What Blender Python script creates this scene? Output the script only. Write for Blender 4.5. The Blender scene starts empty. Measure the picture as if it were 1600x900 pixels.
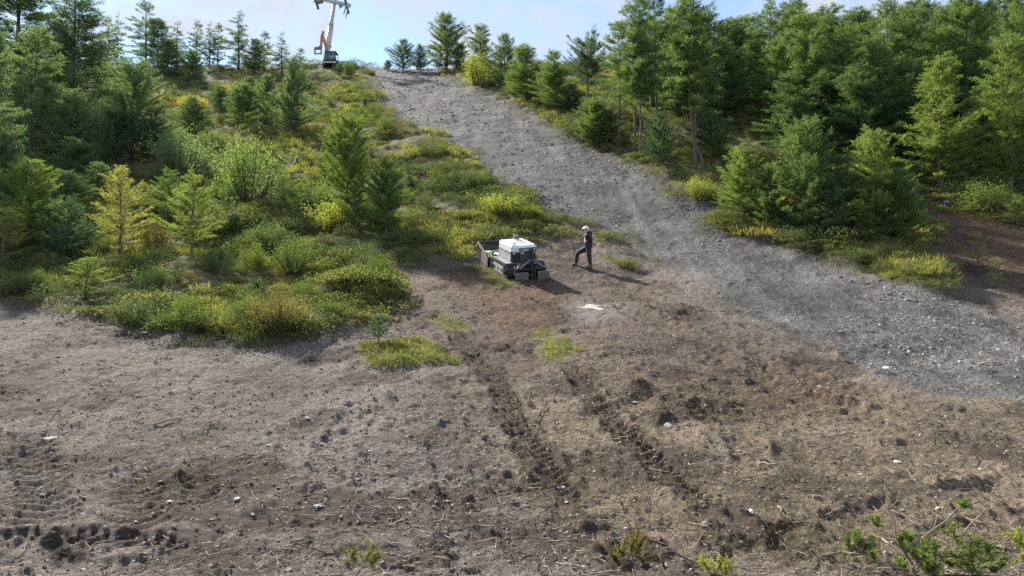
import bpy, bmesh, math, random
import numpy as np
from mathutils import Vector, Matrix, Quaternion

R = math.radians
rng = np.random.default_rng(7)
random.seed(7)
scene = bpy.context.scene
COL = scene.collection

# ------------------------------------------------------------------ camera
F = 1150.0                      # focal length in photo pixels (photo is 1600 x 900)
PITCH = R(2.5)
cam_data = bpy.data.cameras.new('camera')
cam_data.sensor_width = 36.0
cam_data.lens = 36.0 * F / 1600.0
cam_data.clip_start = 0.1
cam_data.clip_end = 3000.0
cam = bpy.data.objects.new('camera', cam_data)
COL.objects.link(cam)
cam.location = (0, 0, 0)
cam.rotation_euler = (R(90) + PITCH, 0, 0)
scene.camera = cam

# ------------------------------------------------------------------ sky, sun, exposure
SUN_EL, SUN_AZ = 37.0, -38.0    # azimuth measured from +Y towards +X
world = bpy.data.worlds.new('World')
scene.world = world
world.use_nodes = True
wn, wl = world.node_tree.nodes, world.node_tree.links
wn.clear()
w_out = wn.new('ShaderNodeOutputWorld')
w_bg = wn.new('ShaderNodeBackground')
w_sky = wn.new('ShaderNodeTexSky')
w_sky.sky_type = 'NISHITA'
w_sky.sun_disc = False
w_sky.sun_elevation = R(SUN_EL)
w_sky.sun_rotation = R(SUN_AZ % 360)
w_sky.altitude = 1800
w_sky.air_density = 1.0
w_sky.dust_density = 0.4
w_bg.inputs['Strength'].default_value = 0.10
# a layer of thin broken cloud, the same in all directions
w_co = wn.new('ShaderNodeTexCoord')
w_sep = wn.new('ShaderNodeSeparateXYZ')
w_add = wn.new('ShaderNodeMath'); w_add.operation = 'ADD'; w_add.inputs[1].default_value = 0.22
w_mx = wn.new('ShaderNodeMath'); w_mx.operation = 'MAXIMUM'; w_mx.inputs[1].default_value = 0.05
w_dx = wn.new('ShaderNodeMath'); w_dx.operation = 'DIVIDE'
w_dy = wn.new('ShaderNodeMath'); w_dy.operation = 'DIVIDE'
w_cmb = wn.new('ShaderNodeCombineXYZ')
w_n = wn.new('ShaderNodeTexNoise')
w_n.inputs['Scale'].default_value = 4.2
w_n.inputs['Detail'].default_value = 8.0
w_n.inputs['Roughness'].default_value = 0.56
w_n.inputs['Distortion'].default_value = 0.35
w_rmp = wn.new('ShaderNodeValToRGB')
w_rmp.color_ramp.elements[0].position = 0.42
w_rmp.color_ramp.elements[0].color = (0.15, 0.15, 0.15, 1)
w_rmp.color_ramp.elements[1].position = 0.60
w_rmp.color_ramp.elements[1].color = (0.93, 0.93, 0.93, 1)
w_mix = wn.new('ShaderNodeMix'); w_mix.data_type = 'RGBA'
wl.new(w_co.outputs['Generated'], w_sep.inputs[0])
wl.new(w_sep.outputs['Z'], w_mx.inputs[0])
wl.new(w_mx.outputs[0], w_add.inputs[0])
wl.new(w_sep.outputs['X'], w_dx.inputs[0]); wl.new(w_add.outputs[0], w_dx.inputs[1])
wl.new(w_sep.outputs['Y'], w_dy.inputs[0]); wl.new(w_add.outputs[0], w_dy.inputs[1])
wl.new(w_dx.outputs[0], w_cmb.inputs[0]); wl.new(w_dy.outputs[0], w_cmb.inputs[1])
wl.new(w_cmb.outputs[0], w_n.inputs['Vector'])
wl.new(w_n.outputs['Fac'], w_rmp.inputs[0])
wl.new(w_rmp.outputs[0], w_mix.inputs['Factor'])
wl.new(w_sky.outputs[0], w_mix.inputs['A'])
w_mix.inputs['B'].default_value = (2.75, 3.0, 3.35, 1)
wl.new(w_mix.outputs['Result'], w_bg.inputs['Color'])
wl.new(w_bg.outputs[0], w_out.inputs['Surface'])

sun_data = bpy.data.lights.new('sun', 'SUN')
sun_data.energy = 4.9
sun_data.angle = R(1.6)
sun_data.color = (1.0, 0.93, 0.82)
sun = bpy.data.objects.new('sun', sun_data)
COL.objects.link(sun)
sdir = Vector((math.sin(R(SUN_AZ)) * math.cos(R(SUN_EL)), math.cos(R(SUN_AZ)) * math.cos(R(SUN_EL)), math.sin(R(SUN_EL))))
sun.rotation_euler = sdir.to_track_quat('Z', 'Y').to_euler()
sun.location = (-60, 60, 80)

vs = scene.view_settings
vs.view_transform = 'Standard'
vs.look = 'None'
vs.exposure = 1.4
vs.gamma = 1.0
vs.use_curve_mapping = False
scene.cycles.use_denoising = False
scene.cycles.max_bounces = 4
scene.cycles.diffuse_bounces = 3
scene.cycles.glossy_bounces = 2
scene.cycles.transmission_bounces = 3
scene.cycles.transparent_max_bounces = 4
scene.cycles.sample_clamp_indirect = 4.0

# ------------------------------------------------------------------ numeric helpers
def _hash(ix, iy, seed):
    h = (ix.astype(np.int64) * 374761393 + iy.astype(np.int64) * 668265263 + seed * 1442695041) & 0xFFFFFFFF
    h = ((h ^ (h >> 13)) * 1274126177) & 0xFFFFFFFF
    h = (h ^ (h >> 16)) & 0xFFFFFF
    return h / float(0xFFFFFF)

def vnoise(x, y, seed=0):
    ix, iy = np.floor(x), np.floor(y)
    fx, fy = x - ix, y - iy
    fx = fx * fx * (3 - 2 * fx); fy = fy * fy * (3 - 2 * fy)
    a = _hash(ix, iy, seed); b = _hash(ix + 1, iy, seed)
    c = _hash(ix, iy + 1, seed); d = _hash(ix + 1, iy + 1, seed)
    return (a * (1 - fx) + b * fx) * (1 - fy) + (c * (1 - fx) + d * fx) * fy - 0.5

def fbm(x, y, scale, octv=4, seed=0, gain=0.5):
    v = 0; a = 1.0
    for k in range(octv):
        s = 2.0 ** k / scale
        ca, sa = math.cos(0.7 * k + seed), math.sin(0.7 * k + seed)
        v = v + a * vnoise((x * ca - y * sa) * s + 17.3 * k, (x * sa + y * ca) * s - 9.1 * k, seed + k)
        a *= gain
    return v

def sstep(a, b, x):
    t = np.clip((x - a) / (b - a), 0, 1)
    return t * t * (3 - 2 * t)

# ------------------------------------------------------------------ terrain: a hillside that steepens away from the camera
PROF = np.array([(-600, -90), (-200, -30), (-40, -5), (-6, -1.75), (3, -1.65), (5, -2.05), (7, -2.78), (9, -3.05), (11, -2.75),
                 (14, -2.22), (17, -1.60), (20, -0.93), (24, 0.10), (28, 1.20), (32, 2.40), (40, 5.55), (50, 9.9),
                 (80, 23.8), (108, 36.9), (115, 39.8), (122, 41.7), (132, 43.0), (160, 43.5), (250, 36), (700, -20)], float)
_ty = np.arange(-600, 700, 0.25)
_tz = np.interp(_ty, PROF[:, 0], PROF[:, 1])
_k = np.exp(-0.5 * (np.arange(-12, 13) / 4.5) ** 2); _k /= _k.sum()
_tz = np.convolve(np.pad(_tz, 12, mode='edge'), _k, 'valid')

def base_z(x, y):
    x = np.asarray(x, float); y = np.asarray(y, float)
    z = np.interp(y, _ty, _tz)
    far = sstep(30, 70, y)
    return z + far * 1.1 * np.sin(x * 0.045 + 0.6) * sstep(120, 90, y) + 0.0 * x

def ray(px, py):
    dx, dy = (px - 800) / F, (450 - py) / F
    c, s = math.cos(PITCH), math.sin(PITCH)
    return np.array([dx, c - dy * s, s + dy * c])

_T = np.concatenate([np.arange(4, 40, 0.04), np.arange(40, 150, 0.12)])
def at(px, py):
    """the point of the hillside seen at a photo pixel"""
    d = ray(px, py)
    X, Y, Z = d[0] * _T, d[1] * _T, d[2] * _T
    below = Z < base_z(X, Y)
    k = int(np.argmax(below)) if below.any() else int(np.argmin(Z - base_z(X, Y)))
    return float(X[k]), float(Y[k])

def pix(px, py, Y):
    d = ray(px, py)
    return Vector(d * (Y / d[1]))

def poly_world(pts):
    return np.array([at(*p) for p in pts])

def in_poly(x, y, P):
    ins = np.zeros(x.shape, bool)
    n = len(P); j = n - 1
    for i in range(n):
        xi, yi = P[i]; xj, yj = P[j]
        if yi != yj:
            c = ((yi > y) != (yj > y)) & (x < (xj - xi) * (y - yi) / (yj - yi) + xi)
            ins ^= c
        j = i
    return ins

def cut(P, extra):
    return np.vstack([P, np.array(extra, float)])

PISTE = poly_world([(556, 112), (640, 111), (700, 121), (760, 146), (830, 178), (900, 212), (985, 262), (1050, 296), (1100, 325), (1160, 364), (1240, 390),
                    (1330, 425), (1440, 456), (1600, 500), (1760, 560), (1760, 690), (1600, 612), (1450, 600), (1330, 572),
                    (1230, 522), (1120, 462), (1020, 402), (950, 368), (890, 345), (835, 330), (775, 292), (748, 250), (690, 217),
                    (630, 188), (592, 158), (570, 130)])
PISTE = np.vstack([PISTE, [[at(556, 112)[0] - 1, 160], [at(700, 121)[0] + 3, 160]]])
_i = len(PISTE) - 2
PISTE = np.vstack([[PISTE[_i]], [PISTE[_i + 1]], PISTE[2:_i], ])   # starts behind the crest
GL = poly_world([(-240, 462), (0, 466), (90, 478), (180, 500), (290, 526), (430, 532), (500, 512), (572, 508), (598, 450), (566, 424), (622, 402),
                 (700, 398), (745, 404), (752, 384), (775, 370), (850, 362), (905, 356), (928, 366), (960, 392), (970, 390), (940, 366), (900, 348),
                 (835, 330), (775, 292), (748, 250), (690, 217), (630, 188), (592, 158), (570, 130)])
GL = np.vstack([GL, [[at(556, 112)[0] - 1, 160], [-260, 160], [-260, 24]]])
GR = poly_world([(700, 121), (760, 146), (830, 178), (900, 212), (985, 262), (1050, 296), (1100, 325), (1160, 364), (1240, 390), (1330, 425),
                 (1440, 456), (1470, 445), (1420, 410), (1440, 385), (1445, 340), (1430, 312), (1480, 300), (1530, 330), (1620, 350), (1760, 360)])
GR = np.vstack([GR, [[260, 34], [260, 160], [at(700, 121)[0] + 3, 160]]])
PATCHES = [poly_world(p) for p in (
    [(560, 548), (600, 532), (660, 536), (706, 556), (704, 574), (640, 582), (575, 576)],
    [(838, 522), (868, 516), (898, 532), (900, 560), (868, 575), (842, 562)],
    [(745, 412), (772, 430), (800, 440), (812, 450), (770, 446), (744, 428)],
    [(940, 398), (985, 404), (992, 416), (958, 412)],
    [(650, 490), (700, 492), (745, 520), (690, 512)])]
REDS = [poly_world(p) for p in (
    [(590, 430), (640, 408), (760, 406), (880, 372), (915, 362), (935, 400), (1010, 440), (1120, 500), (1230, 560), (1330, 620), (1150, 650), (1000, 640), (930, 600), (760, 590), (700, 560), (640, 520)],
    [(680, 412), (760, 408), (860, 440), (880, 520), (800, 545), (720, 480)],
    [(1425, 300), (1500, 296), (1640, 340), (1700, 470), (1600, 480), (1460, 452), (1410, 410)],
    [(1425, 300), (1500, 296), (1640, 340), (1700, 450), (1600, 450), (1470, 440), (1410, 410)])]
TAN = poly_world([(780, 900), (760, 700), (720, 600), (1000, 600), (1250, 560), (1450, 605), (1600, 615), (1900, 700), (1900, 900)])
DUST = poly_world([(868, 478), (900, 465), (960, 470), (975, 490), (940, 505), (880, 498)])

def masks(x, y):
    amp = 0.35 + 0.012 * np.maximum(y, 0)
    wx = x + amp * 2.2 * fbm(x, y, 2.2, 3, 11)
    wy = y + amp * 2.2 * fbm(x, y, 2.2, 3, 29)
    gl = in_poly(wx, wy, GL); gr = in_poly(wx, wy, GR)
    gp = np.zeros(x.shape)
    for P in PATCHES:
        gp = np.maximum(gp, in_poly(x + 0.5 * fbm(x, y, .7, 3, 3), y + 0.7 * fbm(x, y, .7, 3, 5), P) * 1.0)
    piste = in_poly(wx, wy, PISTE) & ~gl & ~gr
    red = np.zeros(x.shape)
    for P in REDS:
        red += 0.5 * in_poly(wx, wy, P)
    tan = in_poly(wx + fbm(x, y, 3, 3, 77), wy + fbm(x, y, 3, 3, 78), TAN) * 1.0
    dust = in_poly(wx, wy, DUST) * 1.0
    return gl * 1.0, gr * 1.0, gp, piste * 1.0, red, tan, dust

def seg_path(pts):
    """pixel path -> world polyline with running length"""
    P = poly_world(pts)
    out = [P[0]]
    for a, b in zip(P[:-1], P[1:]):
        n = max(1, int(np.hypot(*(b - a)) / 0.25))
        for k in range(1, n + 1):
            out.append(a + (b - a) * k / n)
    P = np.array(out)
    for _ in range(6):
        P[1:-1] = 0.25 * P[:-2] + 0.5 * P[1:-1] + 0.25 * P[2:]
    return P

def path_coords(x, y, P, reach):
    """signed distance and length along a polyline, only near it"""
    best = np.full(x.shape, 1e3); s_out = np.zeros(x.shape); sg = np.zeros(x.shape)
    lo, hi = P.min(0) - reach, P.max(0) + reach
    m = (x > lo[0]) & (x < hi[0]) & (y > lo[1]) & (y < hi[1])
    if not m.any():
        return best, s_out
    xs, ys = x[m], y[m]
    b = np.full(xs.shape, 1e3); s = np.zeros(xs.shape); g = np.ones(xs.shape)
    acc = 0.0
    for a, c in zip(P[:-1], P[1:]):
        d = c - a; L = max(np.hypot(*d), 1e-6); t = np.clip(((xs - a[0]) * d[0] + (ys - a[1]) * d[1]) / L / L, 0, 1)
        ex, ey = xs - a[0] - t * d[0], ys - a[1] - t * d[1]
        dist = np.hypot(ex, ey); up = dist < b
        b = np.where(up, dist, b); s = np.where(up, acc + t * L, s)
        g = np.where(up, np.sign(ex * d[1] - ey * d[0]), g)
        acc += L
    best[m] = b * g; s_out[m] = s
    return best, s_out

TRACKS = [  # path, half width, depth, lug height, lug period, fresh dark soil
    (seg_path([(700, 500), (735, 555), (775, 602), (800, 650), (830, 705), (862, 752), (890, 795), (905, 815)]), 0.27, 0.055, 0.060, 0.22, 1.0),
    (seg_path([(890, 560), (930, 636), (962, 670), (1012, 720), (1062, 758), (1110, 795), (1150, 822)]), 0.27, 0.055, 0.060, 0.22, 1.0),
    (seg_path([(-160, 838), (-40, 832), (60, 826), (170, 834), (270, 846), (360, 856), (450, 850)]), 0.24, 0.09, 0.07, 0.20, 0.8),
    (seg_path([(-60, 880), (60, 872), (200, 884), (400, 874), (560, 868), (700, 880)]), 0.30, 0.05, 0.03, 0.23, 0.3),
    (seg_path([(20, 650), (45, 700), (70, 760), (82, 822)]), 0.42, 0.03, 0.055, 0.27, 0.15),
    (seg_path([(250, 670), (225, 720), (215, 790), (250, 840)]), 0.42, 0.03, 0.05, 0.27, 0.12),
    (seg_path([(330, 690), (320, 740), (312, 800)]), 0.30, 0.04, 0.05, 0.25, 0.15),
    (seg_path([(620, 590), (560, 640), (520, 700), (505, 770), (520, 860)]), 0.30, 0.04, 0.02, 0.24, 0.0),
    (seg_path([(720, 600), (690, 660), (700, 740), (730, 820), (760, 890)]), 0.30, 0.04, 0.02, 0.24, 0.0),
    (seg_path([(960, 470), (1060, 520), (1180, 580), (1320, 640), (1480, 690), (1650, 720)]), 0.5, 0.06, 0.02, 0.3, 0.3),
    (seg_path([(930, 430), (1020, 470), (1150, 540), (1300, 600), (1450, 640), (1650, 670)]), 0.5, 0.06, 0.02, 0.3, 0.3),
    (seg_path([(1100, 900), (1250, 845), (1400, 800), (1650, 770)]), 0.4, 0.06, 0.03, 0.3, 0.2),
    (seg_path([(1190, 760), (1160, 690), (1080, 640)]), 0.3, 0.05, 0.03, 0.24, 0.2),
]
MOUNDS = [(at(1003, 618), 0.34, 0.20), (at(985, 622), 0.3, 0.10), (at(1075, 648), 0.8, 0.13), (at(1120, 640), 0.7, 0.14), (at(1040, 660), 0.7, 0.08),
          (at(240, 735), 0.35, 0.10), (at(260, 742), 0.3, 0.08), (at(110, 852), 0.5, 0.10), (at(300, 838), 0.6, 0.09), (at(900, 830), 0.6, 0.10), (at(1130, 815), 0.5, 0.12),
          (at(1240, 840), 0.8, 0.12), (at(1000, 870), 0.7, 0.10), (at(660, 870), 0.5, 0.07), (at(800, 548), 0.6, 0.14), (at(745, 548), 0.7, 0.12),
          (at(830, 470), 0.6, 0.08), (at(740, 425), 0.5, 0.16), (at(960, 440), 0.7, 0.10), (at(880, 390), 0.8, 0.10), (at(1055, 480), 0.5, 0.12),
          (at(775, 386), 0.8, 0.10), (at(740, 382), 0.8, 0.16)]

# polar sheet round the camera: dense where the camera looks, coarse elsewhere
th_f = np.radians(np.linspace(-41, 41, 880))
th = np.concatenate([np.radians(np.linspace(-180, -42, 30)), th_f, np.radians(np.linspace(42, 180, 30))])
r_f = np.exp(np.linspace(math.log(6.6), math.log(138), 700))
rr = np.concatenate([np.linspace(0.3, 6.3, 16), r_f, np.geomspace(142, 680, 26)])
NR, NT = len(rr), len(th)
GT, GRR = np.meshgrid(th, rr)
gx, gy = GRR * np.sin(GT), GRR * np.cos(GT)
m_gl, m_gr, m_gp, m_pi, m_red, m_tan, m_dust = masks(gx, gy)

def blur(a, n, it=1):
    for _ in range(it):
        for ax in (0, 1):
            p = np.pad(a, [(n, n) if k == ax else (0, 0) for k in (0, 1)], mode='edge')
            c = np.cumsum(p, axis=ax)
            c = np.insert(c, 0, 0, axis=ax)
            a = (np.take(c, np.arange(2 * n + 1, c.shape[ax]), axis=ax) - np.take(c, np.arange(0, c.shape[ax] - 2 * n - 1), axis=ax)) / (2 * n + 1)
    return a

b_gl, b_gr, b_gp, b_pi = blur(m_gl, 3, 2), blur(m_gr, 3, 2), blur(m_gp, 1, 2), blur(m_pi, 1, 2)
b_red, b_tan, b_dust = blur(m_red, 4, 2), blur(m_tan, 12, 3), blur(m_dust, 5, 3)
green = np.clip(b_gl + b_gr + b_gp, 0, 1)
soil = np.clip(1 - green - b_pi, 0, 1)

gz = base_z(gx, gy)
det = 0.25 * fbm(gx, gy, 6.0, 2, 41) * sstep(6, 14, gy)
# hummocks under the dwarf shrubs
det += np.clip(b_gl + b_gr + 0.25 * b_gp, 0, 1) * (0.55 * fbm(gx, gy, 3.2, 4, 51) + 0.12 * (1 - np.abs(fbm(gx, gy, 1.1, 3, 52)) * 3))
det += 0.45 * blur(m_gr, 6, 2) + 0.22 * blur(m_gl, 6, 2)
# cloddy soil
n1 = fbm(gx, gy, 0.9, 4, 61, 0.6)
n2 = fbm(gx, gy, 0.22, 3, 62, 0.55)
n3 = fbm(gx * 0.55, gy, 0.10, 2, 63)
clod = np.maximum(n2, -0.05)
patch = sstep(-0.15, 0.3, fbm(gx, gy, 2.5, 3, 64))
det += soil * (0.11 * n1 + (0.05 + 0.055 * patch) * clod + 0.028 * n3)
# gravel
det += b_pi * (0.16 * fbm(gx, gy, 2.0, 3, 71) + 0.09 * np.maximum(fbm(gx, gy, 0.35, 3, 72, 0.6), -0.1) + 0.03 * fbm(gx, gy, .15, 1, 73))
dark_soil = np.zeros(gx.shape)
for P, hw, dep, lug, per, fresh in TRACKS:
    lo_, hi_ = P.min(0) - 1.0, P.max(0) + 1.0
    mm = (gx > lo_[0]) & (gx < hi_[0]) & (gy > lo_[1]) & (gy < hi_[1])
    X_, Y_ = gx[mm], gy[mm]
    d, s = path_coords(X_, Y_, P, 1.0)
    a = np.abs(d)
    u = np.abs(d + 0.16 * fbm(X_, Y_, 1.4, 2, 86)) / hw + 0.3 * fbm(X_, Y_, 0.4, 3, 80)
    end = np.where(a < 1.0, sstep(0, 2.2, s) * sstep(0, 1.0, np.max(s) - s), 0)
    rut = -dep * sstep(1.15, 0.8, u) + 0.6 * dep * np.exp(-((u - 1.32) / 0.28) ** 2) * (0.6 + 1.4 * np.clip(n2[mm] + .4, 0, 1))
    lugs = lug * sstep(0.1, 0.6, np.sin(2 * np.pi * (s + 0.55 * a) / per + 1.0 * fbm(X_, Y_, .6, 2, 85)) * 0.5 + 0.32 + 0.6 * fbm(X_, Y_, .8, 2, 81)) * sstep(1.1, 0.85, u)
    w = end * (1 if fresh == 1.0 else sstep(-.45, -.1, fbm(X_, Y_, 1.3, 2, 83)))
    det[mm] += w * (rut + lugs)
    dark_soil[mm] = np.maximum(dark_soil[mm], 0.72 * fresh * end * sstep(1.7, 0.9, u + 1.0 * n1[mm]))
for (mx, my), mr, mh in MOUNDS:
    mm = (np.abs(gx - mx) < 3 * mr) & (np.abs(gy - my) < 3.4 * mr)
    q = np.exp(-(((gx[mm] - mx) ** 2 + ((gy[mm] - my) * 0.9) ** 2) / (mr * mr)))
    det[mm] += q * mh * 0.40 * (1 + 1.2 * n1[mm] + 0.9 * n2[mm])
    dark_soil[mm] = np.maximum(dark_soil[mm], 0.8 * sstep(0.35, 0.8, q + 0.5 * n2[mm]))
dark_soil = np.maximum(dark_soil, 0.75 * soil * sstep(0.10, 0.34, fbm(gx, gy, 1.4, 4, 91)))
dark_soil = np.maximum(dark_soil, 0.95 * soil * blur(m_gl, 7, 2) * (0.5 + 0.5 * patch))  # darker soil along the edge of the left green slope
edge = np.clip(blur(m_gr, 4, 2) * (1 - blur(m_gr, 4, 2)) * 4, 0, 1) * sstep(-0.25, 0.1, fbm(gx, gy, 3.0, 3, 95))
green = green * (1 - 0.85 * edge)
b_pi = b_pi * (1 - 0.8 * edge)
dark_soil = np.maximum(dark_soil, edge)
det += edge * 0.25 * n1
det *= sstep(2, 7, GRR)
gz = gz + det

_li = np.arange(NR)
def ground_z(x, y):
    """height of the finished ground (bilinear on the sheet)"""
    x = np.atleast_1d(np.asarray(x, float)); y = np.atleast_1d(np.asarray(y, float))
    r = np.hypot(x, y); t = np.arctan2(x, y)
    fi = np.interp(r, rr, np.arange(NR)); fj = np.interp(t, th, np.arange(NT))
    i = np.clip(fi.astype(int), 0, NR - 2); j = np.clip(fj.astype(int), 0, NT - 2)
    a, b = fi - i, fj - j
    return gz[i, j] * (1 - a) * (1 - b) + gz[i + 1, j] * a * (1 - b) + gz[i, j + 1] * (1 - a) * b + gz[i + 1, j + 1] * a * b

def grid_val(A, x, y):
    r = np.hypot(x, y); t = np.arctan2(x, y)
    i = np.clip(np.rint(np.interp(r, rr, np.arange(NR))).astype(int), 0, NR - 1)
    j = np.clip(np.rint(np.interp(t, th, np.arange(NT))).astype(int), 0, NT - 1)
    return A[i, j]

def gpt(px, py, dz=0.0):
    x, y = at(px, py)
    return Vector((x, y, float(ground_z(x, y)[0]) + dz))

# ------------------------------------------------------------------ materials
def new_mat(name):
    m = bpy.data.materials.new(name)
    m.use_nodes = True
    n, l = m.node_tree.nodes, m.node_tree.links
    p = n.get('Principled BSDF')
    return m, n, l, p

def ramp(n, stops):
    r = n.new('ShaderNodeValToRGB')
    e = r.color_ramp.elements
    while len(e) < len(stops):
        e.new(0.5)
    for k, (pos, c) in enumerate(stops):
        e[k].position = pos; e[k].color = (*c, 1)
    return r

def noise(n, l, vec, scale, detail=4, rough=0.55, dist=0):
    t = n.new('ShaderNodeTexNoise')
    t.inputs['Scale'].default_value = scale; t.inputs['Detail'].default_value = detail
    t.inputs['Roughness'].default_value = rough; t.inputs['Distortion'].default_value = dist
    if vec is not None:
        l.new(vec, t.inputs['Vector'])
    return t

def mixc(n, l, fac, a, b, mode='MIX'):
    m = n.new('ShaderNodeMix'); m.data_type = 'RGBA'; m.blend_type = mode
    for s, v in (('Factor', fac), ('A', a), ('B', b)):
        if hasattr(v, 'is_linked') or hasattr(v, 'links'):
            l.new(v, m.inputs[s])
        elif s == 'Factor':
            m.inputs[0].default_value = v
        else:
            m.inputs[s].default_value = (*v, 1)
    return m.outputs['Result']

def plain(name, col, rough=0.6, metal=0.0, var=0.25, scale=6.0, dirt=None, dirt_amt=0.5, spec=0.5):
    """paint, metal, cloth: colour with uneven tone, wear and dust"""
    m, n, l, p = new_mat(name)
    tc = n.new('ShaderNodeTexCoord')
    t = noise(n, l, tc.outputs['Object'], scale, 6, 0.6)
    lo = tuple(c * (1 - var) for c in col); hi = tuple(min(1, c * (1 + var)) for c in col)
    r = ramp(n, [(0.3, lo), (0.7, hi)])
    l.new(t.outputs['Fac'], r.inputs[0])
    out = r.outputs[0]
    if dirt:
        t2 = noise(n, l, tc.outputs['Object'], scale * 0.7, 8, 0.65, 0.4)
        r2 = ramp(n, [(0.48, (0, 0, 0)), (0.72, (dirt_amt,) * 3)])
        l.new(t2.outputs['Fac'], r2.inputs[0])
        out = mixc(n, l, r2.outputs[0], out, dirt)
    l.new(out, p.inputs['Base Color'])
    p.inputs['Roughness'].default_value = rough
    p.inputs['Metallic'].default_value = metal
    p.inputs['Specular IOR Level'].default_value = spec
    return m

def ground_material():
    m, n, l, p = new_mat('hillside_ground')
    geo = n.new('ShaderNodeNewGeometry')
    pos = geo.outputs['Position']
    a1 = n.new('ShaderNodeAttribute'); a1.attribute_name = 'mask'
    a2 = n.new('ShaderNodeAttribute'); a2.attribute_name = 'mask2'
    s1 = n.new('ShaderNodeSeparateColor'); l.new(a1.outputs['Color'], s1.inputs[0])
    s2 = n.new('ShaderNodeSeparateColor'); l.new(a2.outputs['Color'], s2.inputs[0])
    nf = noise(n, l, pos, 14.0, 6, 0.7)          # grains, with the micro-shadows between them put into the dark tones
    nf2 = noise(n, l, pos, 45.0, 5, 0.7)
    nfm = n.new('ShaderNodeMix'); nfm.inputs[0].default_value = 0.5
    l.new(nf.outputs['Fac'], nfm.inputs['A']); l.new(nf2.outputs['Fac'], nfm.inputs['B'])
    nm = noise(n, l, pos, 2.2, 6, 0.62, 0.3)     # patches
    nb = noise(n, l, pos, 0.45, 4, 0.55)         # broad
    # grey stony soil
    soil = ramp(n, [(0.38, (0.040, 0.034, 0.029)), (0.50, (0.160, 0.141, 0.122)), (0.64, (0.33, 0.295, 0.26))])
    l.new(nfm.outputs[0], soil.inputs[0])
    tan = ramp(n, [(0.38, (0.044, 0.033, 0.024)), (0.5, (0.190, 0.149, 0.109)), (0.64, (0.37, 0.302, 0.228))])
    l.new(nfm.outputs[0], tan.inputs[0])
    red = ramp(n, [(0.38, (0.030, 0.018, 0.012)), (0.5, (0.120, 0.073, 0.050)), (0.66, (0.26, 0.178, 0.124))])
    l.new(nfm.outputs[0], red.inputs[0])
    grav = ramp(n, [(0.39, (0.028, 0.028, 0.029)), (0.5, (0.110, 0.109, 0.110)), (0.62, (0.34, 0.336, 0.336))])
    l.new(nfm.outputs[0], grav.inputs[0])
    grn = ramp(n, [(0.30, (0.050, 0.048, 0.024)), (0.45, (0.105, 0.105, 0.044)), (0.60, (0.185, 0.165, 0.070)), (0.76, (0.170, 0.125, 0.070))])
    l.new(nm.outputs['Fac'], grn.inputs[0])
    c = soil.outputs[0]
    def mx(fac_socket, other, c, jitter=None):
        f = fac_socket
        if jitter:
            ad = n.new('ShaderNodeMath'); ad.operation = 'MULTIPLY_ADD'
            sb = n.new('ShaderNodeMath'); sb.operation = 'SUBTRACT'; sb.inputs[1].default_value = 0.5
            l.new(jitter, sb.inputs[0]); l.new(sb.outputs[0], ad.inputs[0]); ad.inputs[1].default_value = 1.1
            l.new(fac_socket, ad.inputs[2]); ad.use_clamp = True
            mu = n.new('ShaderNodeMath'); mu.operation = 'MULTIPLY'; mu.use_clamp = True
            cl = n.new('ShaderNodeMath'); cl.operation = 'MULTIPLY'; cl.inputs[1].default_value = 8; cl.use_clamp = True
            l.new(fac_socket, cl.inputs[0]); l.new(ad.outputs[0], mu.inputs[0]); l.new(cl.outputs[0], mu.inputs[1])
            f = mu.outputs[0]
        return mixc(n, l, f, c, other)
    c = mx(s2.outputs[1], tan.outputs[0], c, nm.outputs['Fac'])
    c = mx(s2.outputs[0], red.outputs[0], c, nm.outputs['Fac'])
    c = mx(s1.outputs[0], grav.outputs[0], c)
    smp = n.new('ShaderNodeMapping'); smp.inputs['Rotation'].default_value = (0, 0, R(-28)); smp.inputs['Scale'].default_value = (1.1, 0.09, 0.2)
    l.new(pos, smp.inputs[0])
    sn = noise(n, l, smp.outputs[0], 1.0, 6, 0.7, 0.3)
    sr = ramp(n, [(0.36, (0.62, 0.60, 0.58)), (0.62, (1.25, 1.25, 1.25))]); l.new(sn.outputs['Fac'], sr.inputs[0])
    cs = mixc(n, l, 1.0, c, sr.outputs[0], 'MULTIPLY')
    c = mixc(n, l, s1.outputs[0], c, cs)
    # broad tone of dried and fresh earth
    gb = noise(n, l, pos, 0.22, 5, 0.6, 0.5)
    gbr = ramp(n, [(0.50, (0, 0, 0)), (0.72, (0.15, 0.15, 0.15))]); l.new(gb.outputs['Fac'], gbr.inputs[0])
    gmul = n.new('ShaderNodeMath'); gmul.operation = 'MULTIPLY'; l.new(gbr.outputs[0], gmul.inputs[0]); l.new(s1.outputs[0], gmul.inputs[1])
    c = mixc(n, l, gmul.outputs[0], c, soil.outputs[0])
    bt = ramp(n, [(0.32, (0.68, 0.67, 0.66)), (0.66, (1.28, 1.27, 1.26))])
    l.new(nb.outputs['Fac'], bt.inputs[0])
    c = mixc(n, l, 1.0, c, bt.outputs[0], 'MULTIPLY')
    c = mx(s1.outputs[2], (0.062, 0.047, 0.036), c, nm.outputs['Fac'])     # freshly turned moist earth, and darker soil along the green edges
    c = mx(s2.outputs[2], (0.22, 0.205, 0.188), c, nm.outputs['Fac'])        # rock dust
    c = mx(s1.outputs[1], grn.outputs[0], c, nm.outputs['Fac'])
    # tiny pale stones and chips
    v = n.new('ShaderNodeTexVoronoi'); v.inputs['Scale'].default_value = 11.0; l.new(pos, v.inputs['Vector'])
    sp = n.new('ShaderNodeSeparateColor'); l.new(v.outputs['Color'], sp.inputs[0])
    lt = n.new('ShaderNodeMath'); lt.operation = 'LESS_THAN'; lt.inputs[1].default_value = 0.26; l.new(v.outputs['Distance'], lt.inputs[0])
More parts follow.
